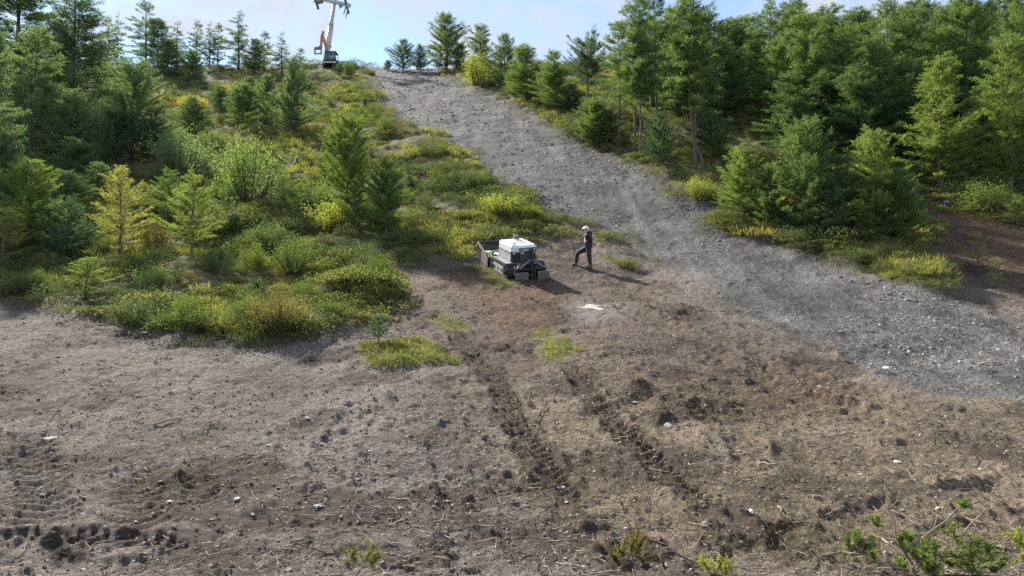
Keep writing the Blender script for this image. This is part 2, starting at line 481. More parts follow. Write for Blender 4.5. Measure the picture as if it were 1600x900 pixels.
    gt = n.new('ShaderNodeMath'); gt.operation = 'GREATER_THAN'; gt.inputs[1].default_value = 0.86; l.new(sp.outputs[0], gt.inputs[0])
    mm = n.new('ShaderNodeMath'); mm.operation = 'MULTIPLY'; l.new(lt.outputs[0], mm.inputs[0]); l.new(gt.outputs[0], mm.inputs[1])
    iv = n.new('ShaderNodeMath'); iv.operation = 'SUBTRACT'; iv.inputs[0].default_value = 1.0; l.new(s1.outputs[1], iv.inputs[1])
    m3 = n.new('ShaderNodeMath'); m3.operation = 'MULTIPLY'; l.new(mm.outputs[0], m3.inputs[0]); l.new(iv.outputs[0], m3.inputs[1])
    c = mixc(n, l, m3.outputs[0], c, (0.34, 0.31, 0.27))
    l.new(c, p.inputs['Base Color'])
    p.inputs['Roughness'].default_value = 0.95
    p.inputs['Specular IOR Level'].default_value = 0.15
    b1 = n.new('ShaderNodeBump'); b1.inputs['Strength'].default_value = 1.0; b1.inputs['Distance'].default_value = 0.12
    l.new(nfm.outputs[0], b1.inputs['Height'])
    b2 = n.new('ShaderNodeBump'); b2.inputs['Strength'].default_value = 0.6; b2.inputs['Distance'].default_value = 0.05
    l.new(v.outputs['Distance'], b2.inputs['Height']); b2.invert = True
    l.new(b1.outputs[0], b2.inputs['Normal'])
    l.new(b2.outputs[0], p.inputs['Normal'])
    return m

def leaf_mat(name, c_lo, c_hi, trans=0.46, patchy=None, gloss=0.02):
    """foliage: two greens mixed per twig and per plant, light passing through the needles"""
    m, n, l, p = new_mat(name)
    n.remove(p)
    out = n.get('Material Output')
    at_ = n.new('ShaderNodeAttribute'); at_.attribute_name = 'tone'
    oi = n.new('ShaderNodeObjectInfo')
    ad = n.new('ShaderNodeMath'); ad.operation = 'MULTIPLY_ADD'; ad.inputs[1].default_value = 0.5
    l.new(oi.outputs['Random'], ad.inputs[0])
    h = n.new('ShaderNodeMath'); h.operation = 'MULTIPLY'; h.inputs[1].default_value = 0.85
    l.new(at_.outputs['Fac'], h.inputs[0]); l.new(h.outputs[0], ad.inputs[2])
    stops = [(0.1, c_lo), (0.95, c_hi)]
    r = ramp(n, stops); l.new(ad.outputs[0], r.inputs[0])
    c = r.outputs[0]
    if patchy:
        nz = noise(n, l, oi.outputs['Location'], 0.42, 4, 0.65)
        r2 = ramp(n, patchy); l.new(nz.outputs['Fac'], r2.inputs[0])
        c = mixc(n, l, 0.68, c, r2.outputs[0])
        bb = ramp(n, [(0.0, (0.6, 0.6, 0.6)), (1.0, (1.4, 1.4, 1.4))]); l.new(ad.outputs[0], bb.inputs[0])
        c = mixc(n, l, 1.0, c, bb.outputs[0], 'MULTIPLY')
    d = n.new('ShaderNodeBsdfDiffuse'); t = n.new('ShaderNodeBsdfTranslucent'); g = n.new('ShaderNodeBsdfGlossy')
    g.inputs['Roughness'].default_value = 0.42
    l.new(c, d.inputs['Color'])
    tc = mixc(n, l, 1.0, c, (1.35, 1.45, 0.75), 'MULTIPLY')
    l.new(tc, t.inputs['Color'])
    g.inputs['Color'].default_value = (0.5, 0.55, 0.5, 1)
    mx = n.new('ShaderNodeMixShader'); mx.inputs[0].default_value = trans
    l.new(d.outputs[0], mx.inputs[1]); l.new(t.outputs[0], mx.inputs[2])
    m2 = n.new('ShaderNodeMixShader'); m2.inputs[0].default_value = gloss
    l.new(mx.outputs[0], m2.inputs[1]); l.new(g.outputs[0], m2.inputs[2])
    l.new(m2.outputs[0], out.inputs['Surface'])
    return m

def bark_mat(name, lo, hi):
    m, n, l, p = new_mat(name)
    tc = n.new('ShaderNodeTexCoord')
    mp = n.new('ShaderNodeMapping'); mp.inputs['Scale'].default_value = (1, 1, 0.25)
    l.new(tc.outputs['Object'], mp.inputs[0])
    t = noise(n, l, mp.outputs[0], 14, 6, 0.7)
    r = ramp(n, [(0.3, lo), (0.7, hi)]); l.new(t.outputs['Fac'], r.inputs[0])
    l.new(r.outputs[0], p.inputs['Base Color']); p.inputs['Roughness'].default_value = 0.9
    b = n.new('ShaderNodeBump'); b.inputs['Strength'].default_value = 0.8; b.inputs['Distance'].default_value = 0.03
    l.new(t.outputs['Fac'], b.inputs['Height']); l.new(b.outputs[0], p.inputs['Normal'])
    return m

def stone_mat(name, lo, hi):
    m, n, l, p = new_mat(name)
    tc = n.new('ShaderNodeTexCoord'); oi = n.new('ShaderNodeObjectInfo')
    t = noise(n, l, tc.outputs['Object'], 5, 6, 0.65)
    a = n.new('ShaderNodeMath'); a.operation = 'MULTIPLY_ADD'; a.inputs[1].default_value = 0.55
    l.new(oi.outputs['Random'], a.inputs[0]); 
    h = n.new('ShaderNodeMath'); h.operation = 'MULTIPLY'; h.inputs[1].default_value = 0.5
    l.new(t.outputs['Fac'], h.inputs[0]); l.new(h.outputs[0], a.inputs[2])
    r = ramp(n, [(0.15, lo), (0.85, hi)]); l.new(a.outputs[0], r.inputs[0])
    l.new(r.outputs[0], p.inputs['Base Color']); p.inputs['Roughness'].default_value = 0.85
    b = n.new('ShaderNodeBump'); b.inputs['Strength'].default_value = 0.5; b.inputs['Distance'].default_value = 0.03
    l.new(t.outputs['Fac'], b.inputs['Height']); l.new(b.outputs[0], p.inputs['Normal'])
    return m

M = {}
M['ground'] = ground_material()
M['larch'] = leaf_mat('larch_needles', (0.075, 0.122, 0.050), (0.165, 0.222, 0.086))
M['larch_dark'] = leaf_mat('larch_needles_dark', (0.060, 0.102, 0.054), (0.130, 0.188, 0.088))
M['larch_light'] = leaf_mat('larch_needles_light', (0.105, 0.155, 0.050), (0.225, 0.275, 0.090))
M['larch_yellow'] = leaf_mat('larch_needles_turning', (0.185, 0.190, 0.066), (0.345, 0.330, 0.135))
M['larch_haze'] = leaf_mat('larch_needles_haze_tint', (0.085, 0.138, 0.082), (0.170, 0.235, 0.128))  # haze veil over the left trees put into the needle colour
M['pine'] = leaf_mat('pine_needles', (0.058, 0.100, 0.066), (0.125, 0.182, 0.112), 0.38)
M['bush_yellow'] = leaf_mat('yellow_leaves', (0.26, 0.19, 0.04), (0.44, 0.33, 0.08))
M['bush_lime'] = leaf_mat('lime_leaves', (0.150, 0.180, 0.040), (0.330, 0.340, 0.090))
M['bush_green'] = leaf_mat('shrub_leaves', (0.050, 0.078, 0.026), (0.140, 0.180, 0.058))
M['juniper'] = leaf_mat('juniper_needles', (0.070, 0.110, 0.030), (0.200, 0.250, 0.085))
M['bush_brown'] = leaf_mat('dry_brown_leaves', (0.095, 0.075, 0.034), (0.190, 0.155, 0.070))
M['cover'] = leaf_mat('dwarf_shrub_leaves', (0.050, 0.070, 0.022), (0.150, 0.170, 0.056), 0.40,
                      patchy=[(0.32, (0.050, 0.070, 0.032)), (0.42, (0.100, 0.120, 0.050)), (0.48, (0.180, 0.170, 0.066)), (0.54, (0.075, 0.090, 0.042)), (0.60, (0.185, 0.125, 0.070)), (0.68, (0.110, 0.118, 0.056))])
M['cover_dark'] = leaf_mat('alpine_rose_leaves', (0.036, 0.058, 0.026), (0.130, 0.158, 0.078), 0.34, None, 0.02)
M['grass'] = leaf_mat('grass_blades', (0.130, 0.130, 0.036), (0.290, 0.270, 0.095), 0.4)
M['grass_green'] = leaf_mat('fresh_grass_blades', (0.095, 0.125, 0.034), (0.235, 0.240, 0.085), 0.4)
M['straw'] = leaf_mat('dry_grass_blades', (0.180, 0.145, 0.090), (0.380, 0.320, 0.205), 0.2)
M['bark'] = bark_mat('larch_bark', (0.055, 0.042, 0.034), (0.190, 0.150, 0.125))
M['bark_red'] = bark_mat('reddish_bark', (0.085, 0.050, 0.036), (0.240, 0.150, 0.110))
M['wood'] = bark_mat('dry_wood', (0.160, 0.120, 0.085), (0.420, 0.350, 0.265))
M['wood_dark'] = bark_mat('dark_twig', (0.050, 0.036, 0.026), (0.150, 0.110, 0.080))
M['stone'] = stone_mat('grey_stone', (0.090, 0.084, 0.080), (0.330, 0.318, 0.305))
M['stone_pale'] = stone_mat('pale_stone', (0.24, 0.23, 0.22), (0.50, 0.49, 0.47))
M['clod'] = stone_mat('earth_clod', (0.070, 0.056, 0.046), (0.230, 0.190, 0.155))
M['white'] = plain('white_hood_paint', (0.74, 0.75, 0.75), 0.42, 0, 0.06, 3, (0.36, 0.31, 0.26), 0.35)
M['panel'] = plain('grey_side_panel', (0.40, 0.41, 0.42), 0.5, 0, 0.10, 4, (0.28, 0.24, 0.20), 0.5)
M['band'] = plain('slate_rear_band', (0.13, 0.145, 0.17), 0.5, 0, 0.1, 4, (0.2, 0.18, 0.16), 0.4)
M['black'] = plain('black_steel', (0.016, 0.017, 0.021), 0.5, 0, 0.3, 6, (0.10, 0.085, 0.075), 0.25)
M['rubber'] = plain('track_rubber', (0.030, 0.031, 0.034), 0.75, 0, 0.3, 9, (0.17, 0.14, 0.115), 0.7)
M['steel'] = plain('worn_steel', (0.30, 0.30, 0.31), 0.45, 0.7, 0.3, 8, (0.15, 0.11, 0.08), 0.5)
M['dustgrey'] = plain('dusty_steel', (0.17, 0.165, 0.165), 0.65, 0.2, 0.3, 10, (0.27, 0.22, 0.17), 0.7)
M['lime'] = plain('lime_paint', (0.50, 0.54, 0.28), 0.5, 0, 0.1, 5, (0.25, 0.2, 0.15), 0.4)
M['rustpink'] = plain('rusty_plate', (0.20, 0.155, 0.14), 0.7, 0.2, 0.3, 8, (0.22, 0.17, 0.14), 0.6)
M['lens'] = plain('lamp_lens', (0.70, 0.70, 0.66), 0.2, 0, 0.1)
M['letter'] = plain('white_lettering', (0.80, 0.80, 0.78), 0.5, 0, 0.05)
M['navy'] = plain('dark_navy_cloth', (0.016, 0.019, 0.028), 0.85, 0, 0.4, 9)
M['trouser'] = plain('dark_trouser_cloth', (0.020, 0.022, 0.026), 0.85, 0, 0.4, 9, (0.12, 0.10, 0.08), 0.35)
M['skin'] = plain('skin', (0.42, 0.27, 0.20), 0.6, 0, 0.1)
M['boot'] = plain('tan_boot_leather', (0.15, 0.105, 0.07), 0.8, 0, 0.25, 12)
M['helmet'] = plain('white_helmet', (0.72, 0.72, 0.74), 0.35, 0, 0.05)
M['greycloth'] = plain('pale_grey_cloth', (0.34, 0.36, 0.40), 0.85, 0, 0.15)
M['orange'] = plain('orange_boom_paint', (0.50, 0.20, 0.055), 0.5, 0, 0.15, 3, (0.25, 0.2, 0.15), 0.4)
M['teal'] = plain('dark_teal_paint', (0.022, 0.050, 0.055), 0.45, 0, 0.2)
M['tower'] = plain('galvanised_tower', (0.46, 0.48, 0.48), 0.5, 0.25, 0.12, 1.0, (0.30, 0.31, 0.31), 0.4)
M['towerdark'] = plain('dark_galvanised', (0.20, 0.21, 0.22), 0.55, 0.4, 0.2, 3.0)
gm, gn, gl_, gp_ = new_mat('cab_glass')
gp_.inputs['Base Color'].default_value = (0.20, 0.30, 0.33, 1); gp_.inputs['Roughness'].default_value = 0.08
gp_.inputs['Transmission Weight'].default_value = 0.75
M['glass'] = gm

# ------------------------------------------------------------------ mesh helpers
class MB:
    def __init__(self):
        self.v = []; self.f = []; self.m = []
    def add(self, verts, faces, mi=0):
        o = len(self.v)
        self.v.extend([tuple(p) for p in verts])
        self.f.extend([tuple(i + o for i in f) for f in faces])
        self.m.extend([mi] * len(faces))
        return self
    def box(self, c, s, rot=None, mi=0, bevel=0.0, taper=(1, 1)):
        bm = bmesh.new()
        bmesh.ops.create_cube(bm, size=1)
        for v in bm.verts:
            k = taper if v.co.z > 0 else (1, 1)
            v.co = Vector((v.co.x * s[0] * k[0], v.co.y * s[1] * k[1], v.co.z * s[2]))
        if bevel:
            bmesh.ops.bevel(bm, geom=bm.edges[:], offset=bevel, segments=2, affect='EDGES', profile=0.6)
        mt = Matrix.Translation(Vector(c)) @ (rot.to_4x4() if rot is not None else Matrix.Identity(4))
        bm.verts.index_update()
        self.add([mt @ v.co for v in bm.verts], [[v.index for v in f.verts] for f in bm.faces], mi)
        bm.free(); return self
    def tube(self, pts, rad, sides=8, mi=0, cap=True):
        pts = [Vector(p) for p in pts]
        if not hasattr(rad, '__len__'):
            rad = [rad] * len(pts)
        vs_, fs = [], []
        up = Vector((0.13, 0.31, 0.94)).normalized()
        for i, p in enumerate(pts):
            d = (pts[min(i + 1, len(pts) - 1)] - pts[max(i - 1, 0)])
            d = d.normalized() if d.length > 1e-9 else Vector((0, 0, 1))
            a = d.cross(up)
            a = a.normalized() if a.length > 0.05 else d.cross(Vector((1, 0, 0))).normalized()
            b = d.cross(a)
            for k in range(sides):
                t = 2 * math.pi * k / sides
                vs_.append(p + (a * math.cos(t) + b * math.sin(t)) * rad[i])
        for i in range(len(pts) - 1):
            for k in range(sides):
                k2 = (k + 1) % sides
                fs.append((i * sides + k, i * sides + k2, (i + 1) * sides + k2, (i + 1) * sides + k))
        if cap:
            fs.append(tuple(range(sides)))
            fs.append(tuple(reversed(range((len(pts) - 1) * sides, len(pts) * sides))))
        return self.add(vs_, fs, mi)
    def prism(self, outline, axis, lo, hi, mi=0):
        """outline of 2-D points extruded along an axis: 'x' -> (y,z), 'y' -> (x,z), 'z' -> (x,y)"""
        n = len(outline)
        def mk(p, t):
            return {'x': (t, p[0], p[1]), 'y': (p[0], t, p[1]), 'z': (p[0], p[1], t)}[axis]
        vs_ = [mk(p, lo) for p in outline] + [mk(p, hi) for p in outline]
        fs = [tuple(range(n)), tuple(reversed(range(n, 2 * n)))]
        fs += [(i, i + n, (i + 1) % n + n, (i + 1) % n) for i in range(n)]
        return self.add(vs_, fs, mi)
    def mesh(self, name, mats, smooth=False):
        me = bpy.data.meshes.new(name)
        me.from_pydata(self.v, [], self.f)
        for m in (mats if isinstance(mats, (list, tuple)) else [mats]):
            me.materials.append(m)
        me.polygons.foreach_set('material_index', self.m)
        me.polygons.foreach_set('use_smooth', [smooth] * len(self.f))
        bm = bmesh.new(); bm.from_mesh(me); bmesh.ops.recalc_face_normals(bm, faces=bm.faces[:]); bm.to_mesh(me); bm.free()
        me.update(); return me
    def build(self, name, mats, parent=None, smooth=False):
        o = bpy.data.objects.new(name, self.mesh(name, mats, smooth))
        COL.objects.link(o)
        if parent is not None:
            o.parent = parent
        return o

def tag(o, label=None, cat=None, group=None, kind=None):
    if label: o['label'] = label
    if cat: o['category'] = cat
    if group: o['group'] = group
    if kind: o['kind'] = kind
    return o

def empty(name, loc=(0, 0, 0), rot=None):
    o = bpy.data.objects.new(name, None)
    o.empty_display_size = 0.3
    COL.objects.link(o)
    o.location = loc
    if rot is not None:
        o.rotation_mode = 'QUATERNION'; o.rotation_quaternion = rot
    return o

def np_mesh(name, verts, quads=None, tris=None, mat=None, tone=None, smooth=False):
    me = bpy.data.meshes.new(name)
    nv = len(verts)
    me.vertices.add(nv)
    me.vertices.foreach_set('co', np.ascontiguousarray(verts, np.float32).ravel())
    loops, starts, tot = [], [], 0
    if quads is not None and len(quads):
        loops.append(quads.ravel()); starts.append(np.arange(len(quads)) * 4); tot = len(quads) * 4
    if tris is not None and len(tris):
        loops.append(tris.ravel()); starts.append(tot + np.arange(len(tris)) * 3)
    L = np.concatenate(loops).astype(np.int32); S = np.concatenate(starts).astype(np.int32)
    me.loops.add(len(L)); me.loops.foreach_set('vertex_index', L)
    me.polygons.add(len(S)); me.polygons.foreach_set('loop_start', S)
    if smooth:
        me.polygons.foreach_set('use_smooth', np.ones(len(S), bool))
    me.update(calc_edges=True)
    if tone is not None:
        at_ = me.attributes.new('tone', 'FLOAT', 'POINT')
        at_.data.foreach_set('value', np.ascontiguousarray(tone, np.float32))
    if mat is not None:
        me.materials.append(mat)
    return me

# ------------------------------------------------------------------ the ground sheet
idx = np.arange(NR * NT).reshape(NR, NT)
q = np.stack([idx[:-1, :-1], idx[1:, :-1], idx[1:, 1:], idx[:-1, 1:]], -1).reshape(-1, 4)
q = q[:, ::-1]
verts = np.stack([gx, gy, gz], -1).reshape(-1, 3)
gme = np_mesh('ground', verts, quads=q, mat=M['ground'], smooth=True)
ca = gme.attributes.new('mask', 'FLOAT_COLOR', 'POINT')
ca.data.foreach_set('color', np.stack([b_pi, green, dark_soil * (1 - b_pi), np.ones_like(b_pi)], -1).astype(np.float32).ravel())
ca = gme.attributes.new('mask2', 'FLOAT_COLOR', 'POINT')
ca.data.foreach_set('color', np.stack([np.clip(b_red, 0, 1), np.clip(b_tan, 0, 1), b_dust, np.ones_like(b_pi)], -1).astype(np.float32).ravel())
g_ob = bpy.data.objects.new('ground', gme)
COL.objects.link(g_ob)
tag(g_ob, 'steep hillside with grey gravel piste and bare brown earth', None, None, 'structure')

# ------------------------------------------------------------------ plants
def unit(a):
    return a / np.maximum(np.linalg.norm(a, axis=-1, keepdims=True), 1e-9)

def diamonds(P, D, L, W, g, roll=None):
    """narrow leaf-shaped quads: base point, direction, length, width"""
    n = len(P)
    rnd = unit(g.normal(size=(n, 3)))
    S = unit(np.cross(D, rnd))
    L = np.broadcast_to(np.asarray(L), (n,))[:, None]; W = np.broadcast_to(np.asarray(W), (n,))[:, None]
    v = np.stack([P, P + D * L * 0.5 + S * W * 0.5, P + D * L, P + D * L * 0.5 - S * W * 0.5], 1).reshape(-1, 3)
    q = np.arange(4 * n).reshape(n, 4)
    return v, q

def conifer(seed, H, Rad, t0=0.03, n_br=170, elev=(0.35, -0.1), curve=0.25, prof='cone', tuft=0.12, tw=0.032, space=0.06,
            twig_len=0.34, twig_step=0.085, lean=0.0, bend=0.0, irregular=0.25, trunk_r=None, dead=0, spread=1.0, name='tree', up=0.3, bushy=0.0, bark='bark', thin=None):
    g = np.random.default_rng(seed)
    n_br = int(n_br * 0.80); twig_len *= 0.80; twig_step *= 0.24; space *= 0.34; tw *= 0.66; tuft *= 1.0
    tr = trunk_r or H * 0.013
    # trunk
    mb = MB()
    ks = np.linspace(0, 1, 15)
    wob = np.cumsum(g.normal(0, 0.004 * H, (15, 2)), 0) * 0.6
    def axis(t):
        t = np.asarray(t, float)
        bx = lean * H * t + bend * H * np.exp(-((t - 0.0) / 0.12) ** 2) + np.interp(t, ks, wob[:, 0] - wob[0, 0])
        by = np.interp(t, ks, wob[:, 1] - wob[0, 1])
        return np.stack([bx, by, t * H], -1)
    pts = axis(ks)
    pts[0, 2] -= 0.25
    rad = tr * (1 - ks) ** 0.85 + 0.006 + tr * 0.45 * np.exp(-ks / 0.025)
    mb.tube(pts, list(rad), 9)
    # branches
    t = t0 + (1 - t0) * (g.random(n_br) ** 0.9 if prof != 'round' else g.random(n_br))
    t = np.sort(t)
    s = (t - t0) / (1 - t0)
    if prof == 'cone':
        pr = np.clip(1.06 - s, 0.02, 1) ** 0.80 * sstep(-0.12, 0.12, s)
    elif prof == 'column':
        pr = np.clip(1.03 - s, 0.01, 1) ** 0.5 * (0.65 + 0.35 * sstep(0, 0.3, s))
    elif prof == 'round':
        pr = np.sqrt(np.clip(1 - (2 * (s - 0.5) * 0.97) ** 2, 0.03, 1)) * (0.9 + 0.2 * (s < 0.5))
    else:
        pr = np.clip(1.05 - s, 0.03, 1) ** 0.7 * (0.55 + 0.45 * sstep(0, 0.25, s))
    az = np.arange(n_br) * 2.39996 + g.normal(0, 0.4, n_br)
    lob = 1 + irregular * 1.2 * (vnoise(np.cos(az) * 1.3 + seed, s * 4.0 + np.sin(az) * 1.3, seed) * 2)
    BL = Rad * 1.06 * pr * np.clip(lob + g.normal(0, irregular * 0.6, n_br), 0.3, 1.7)
    if thin is not None:
        keep = g.random(n_br) < thin
    else:
        keep = np.ones(n_br, bool)
    e0 = elev[0] + (elev[1] - elev[0]) * (1 - s) + g.normal(0, 0.12, n_br)
    cv = curve + g.normal(0, 0.08, n_br)
    A = axis(t)
    hd = np.stack([np.cos(az), np.sin(az), np.zeros(n_br)], -1)
    def bpt(i, u):
        L = BL[i]
        return A[i] + hd[i] * (L * u * 0.96)[:, None] + np.stack([0 * u, 0 * u, L * (e0[i] * u + cv[i] * u * u)], -1)
    for i in range(n_br):
        if not keep[i]:
            continue
        ii = np.full(4, i); P = bpt(ii, np.array([0, 0.35, 0.7, 1.0]))
        r0 = 0.012 * BL[i] + 0.004
        mb.tube(P, [r0, r0 * 0.7, r0 * 0.4, 0.003], 3, 0, False)
    for _ in range(dead):
        tt = g.random() * t0 * 0.95 + 0.04; a = g.random() * 6.28; L = Rad * (0.2 + 0.35 * g.random())
        p0 = axis(tt); dv = np.array([math.cos(a), math.sin(a), -0.15 - 0.35 * g.random()])
        mb.tube([p0, p0 + dv * L * 0.5 + np.array([0, 0, 0.05]), p0 + dv * L], [0.016, 0.010, 0.003], 3, 0, False)
    # twigs along the branches
    ntw = np.maximum((BL / twig_step).astype(int), 4) * keep
    bi = np.repeat(np.arange(n_br), ntw)
    u = 0.10 + 0.90 * g.random(len(bi)) ** 0.8
    P0 = bpt(bi, u)
    tan = unit(hd[bi] + np.stack([0 * u, 0 * u, e0[bi] + 2 * cv[bi] * u], -1))
    side = np.cross(tan, np.array([0, 0, 1.0])) * np.where(g.random(len(bi)) < 0.5, -1, 1)[:, None]
    TL = np.minimum(twig_len * (0.35 + 0.75 * g.random(len(bi))) * (1.1 - 0.55 * u), BL[bi] * 0.65 + 0.03) * spread
    TD = unit(tan * (0.55 + 0.5 * g.random(len(bi)))[:, None] + side * (0.35 + 0.75 * g.random(len(bi)))[:, None] + np.array([0, 0, 1.0]) * (g.normal(up * 0.4, 0.30 + bushy, len(bi)))[:, None])
    nt = np.maximum((TL / space).astype(int), 2)
    ti = np.repeat(np.arange(len(bi)), nt)
    vv = g.random(len(ti))
    P1 = P0[ti] + TD[ti] * (TL[ti] * vv)[:, None]
    D = unit(g.normal(0, 0.55, (len(ti), 3)) + TD[ti] * 0.85 + np.array([0, 0, up * 0.5]))
    V, Q = diamonds(P1, D, tuft * (0.65 + 0.7 * g.random(len(ti))), tw * (0.7 + 0.6 * g.random(len(ti))), g)
    tone_tw = np.clip(0.5 + 0.11 * g.normal(size=len(bi)) + 0.12 * g.normal(size=n_br)[bi], 0, 1)
    tone = np.repeat(np.clip(tone_tw[ti] + 0.24 * g.normal(size=len(ti)), 0, 1), 4)
    crown = np_mesh('crown', V, quads=Q, mat=M['larch'], tone=tone)
    trunk = mb.mesh('trunk', M[bark], True)
    w = np.percentile(np.hypot(V[:, 0] - lean * V[:, 2], V[:, 1]), 96) * 2
    return dict(trunk=trunk, crown=crown, H=float(V[:, 2].max()), W=float(w), n=len(Q))

PROTO = {}
PROTO['young'] = [conifer(100 + k, 4.5, 1.35, 0.02, 150, (0.80, 0.15), 0.24, 'ragged', 0.105, 0.026, 0.058, 0.42, 0.085, irregular=0.34, up=0.35) for k in range(4)]
PROTO['open'] = [conifer(140 + k, 3.6, 1.15, 0.06, 74, (0.8, 0.22), 0.16, 'cone', 0.085, 0.022, 0.046, 0.36, 0.085, irregular=0.38, up=0.3) for k in range(3)]
PROTO['tall'] = [conifer(200 + k, 13.5, 2.5, 0.34, 120, (0.45, -0.20), 0.10, 'ragged', 0.21, 0.050, 0.11, 0.80, 0.19, irregular=0.5, dead=30, trunk_r=0.13, up=0.15) for k in range(3)]
PROTO['forest'] = [conifer(240 + k, 11.0, 2.5, 0.06, 200, (0.55, 0.0), 0.15, 'ragged', 0.20, 0.052, 0.115, 0.75, 0.19, irregular=0.42, up=0.25) for k in range(4)]
PROTO['pine'] = [conifer(300 + k, 3.4, 0.85, 0.02, 80, (1.0, 0.55), 0.45, 'column', 0.12, 0.022, 0.040, 0.26, 0.070, irregular=0.25, up=0.75, bushy=0.15) for k in range(2)]
PROTO['bigpine'] = [conifer(320 + k, 9.0, 2.2, 0.05, 150, (0.75, 0.25), 0.35, 'column', 0.22, 0.050, 0.105, 0.62, 0.17, irregular=0.38, up=0.6, bushy=0.1) for k in range(2)]
PROTO['roundpine'] = [conifer(340, 8.2, 2.0, 0.46, 95, (0.6, 0.2), 0.35, 'round', 0.22, 0.050, 0.10, 0.6, 0.17, irregular=0.35, up=0.55, dead=10, trunk_r=0.13)]
PROTO['spruce'] = [conifer(360 + k, 9.0, 1.9, 0.05, 105, (0.35, -0.25), 0.10, 'cone', 0.19, 0.046, 0.10, 0.60, 0.17, irregular=0.40, up=0.05, thin=0.85) for k in range(2)]
PROTO['bent'] = [conifer(380, 13.0, 2.0, 0.36, 105, (0.40, -0.25), 0.05, 'ragged', 0.21, 0.050, 0.11, 0.8, 0.19, irregular=0.6, dead=22, trunk_r=0.10, bend=0.075, up=0.1, bark='bark_red')]
PROTO['sapling'] = [conifer(400 + k, 1.6, 0.42, 0.12, 34, (0.8, 0.3), 0.15, 'cone', 0.06, 0.014, 0.022, 0.17, 0.055, irregular=0.35, up=0.3) for k in range(2)]
PROTO['pineling'] = [conifer(420 + k, 1.0, 0.26, 0.2, 20, (1.0, 0.6), 0.5, 'column', 0.085, 0.010, 0.010, 0.10, 0.05, irregular=0.2, up=0.7, bushy=0.2) for k in range(1)]

def bush(seed, H, Rad, n_st=16, leaf=0.06, lw=0.035, dens=900, name='bush', twiggy=True):
    g = np.random.default_rng(seed)
    mb = MB(); pts = []; dirs = []
    for k in range(n_st):
        a = g.random() * 6.28; sp = Rad * (0.25 + 0.75 * g.random()); h = H * (0.55 + 0.45 * g.random()) * (1.1 - 0.4 * sp / Rad)
        b = np.array([math.cos(a) * 0.15 * Rad, math.sin(a) * 0.15 * Rad, -0.05])
        e = np.array([math.cos(a) * sp, math.sin(a) * sp, h]); mid = (b + e) / 2 + np.array([math.cos(a), math.sin(a), -0.2]) * 0.12 * Rad
        mb.tube([b, mid, e], [0.014 * H + 0.004, 0.009 * H + 0.003, 0.003], 4, 0, False)
        m = int(dens / n_st)
        u = 0.25 + 0.75 * g.random(m) ** 0.7
        p = ((1 - u) ** 2)[:, None] * b + (2 * u * (1 - u))[:, None] * mid + (u ** 2)[:, None] * e
        pts.append(p + g.normal(0, 0.10 * H + 0.05 * Rad, (m, 3))); dirs.append(unit(e - b) + g.normal(0, 0.8, (m, 3)))
    P = np.vstack(pts); D = unit(np.vstack(dirs)); P[:, 2] = np.maximum(P[:, 2], 0.02)
    V, Q = diamonds(P, D, leaf * (0.7 + 0.6 * g.random(len(P))), lw * (0.7 + 0.6 * g.random(len(P))), g)
    tone = np.repeat(np.clip(0.5 + 0.25 * g.normal(size=len(P)), 0, 1), 4)
    return dict(trunk=mb.mesh('stems', M['wood_dark'], True), crown=np_mesh('foliage', V, quads=Q, mat=M['bush_green'], tone=tone),
                H=float(np.percentile(V[:, 2], 98)), W=float(np.percentile(np.hypot(V[:, 0], V[:, 1]), 95) * 2))

PROTO['bush'] = [bush(500 + k, 1.3, 0.95, 22, 0.075, 0.032, 3600) for k in range(3)]
PROTO['juniper'] = [bush(520 + k, 1.0, 0.7, 34, 0.075, 0.014, 4200) for k in range(2)]

TREE_N = {}
def plant(px, py, top, width, kind, mat, label, cat, name, group=None, Y=None, variant=None, sink=0.0):
    """a plant whose foot is seen at (px, py) and whose tip reaches photo row top"""
    if Y is None:
        x, y = at(px, py)
    else:
        p = pix(px, py, Y); x, y = p.x, p.y
    z = float(ground_z(x, y)[0]) - sink
    # height: follow the vertical through the foot up to the photo row of the tip
    dy = (450 - top) / F; c, s = math.cos(PITCH), math.sin(PITCH)
    ztip = y * (s + dy * c) / (c - dy * s)
    h = max(ztip - z, 0.3)
    k = TREE_N.get(kind, 0); TREE_N[kind] = k + 1
    P = PROTO[kind][(k if variant is None else variant) % len(PROTO[kind])]
    sz = h / P['H']
    wk = 0.92 if kind in ('tall', 'bent') else (1.28 if px < 900 else 1.08)
    sx = sz if width is None else min(max(wk * (width / F * y) / P['W'], 0.6 * sz), 2.0 * sz)
    root = empty(name, (x, y, z))
    root.rotation_euler = (0, 0, 0 if kind == 'bent' else (k * 2.4 + px * 0.37) % 6.283)
    root.scale = (sx, sx, sz)
    for nm, me in (('trunk' if cat in ('tree', 'sapling') else 'stems', P['trunk']), ('crown' if cat in ('tree', 'sapling') else 'foliage', P['crown'])):
        o = bpy.data.objects.new(nm, me); COL.objects.link(o); o.parent = root
        if nm in ('crown', 'foliage'):
            o.material_slots[0].link = 'OBJECT'; o.material_slots[0].material = M[mat]
    tag(root, label, cat, group)
    return root

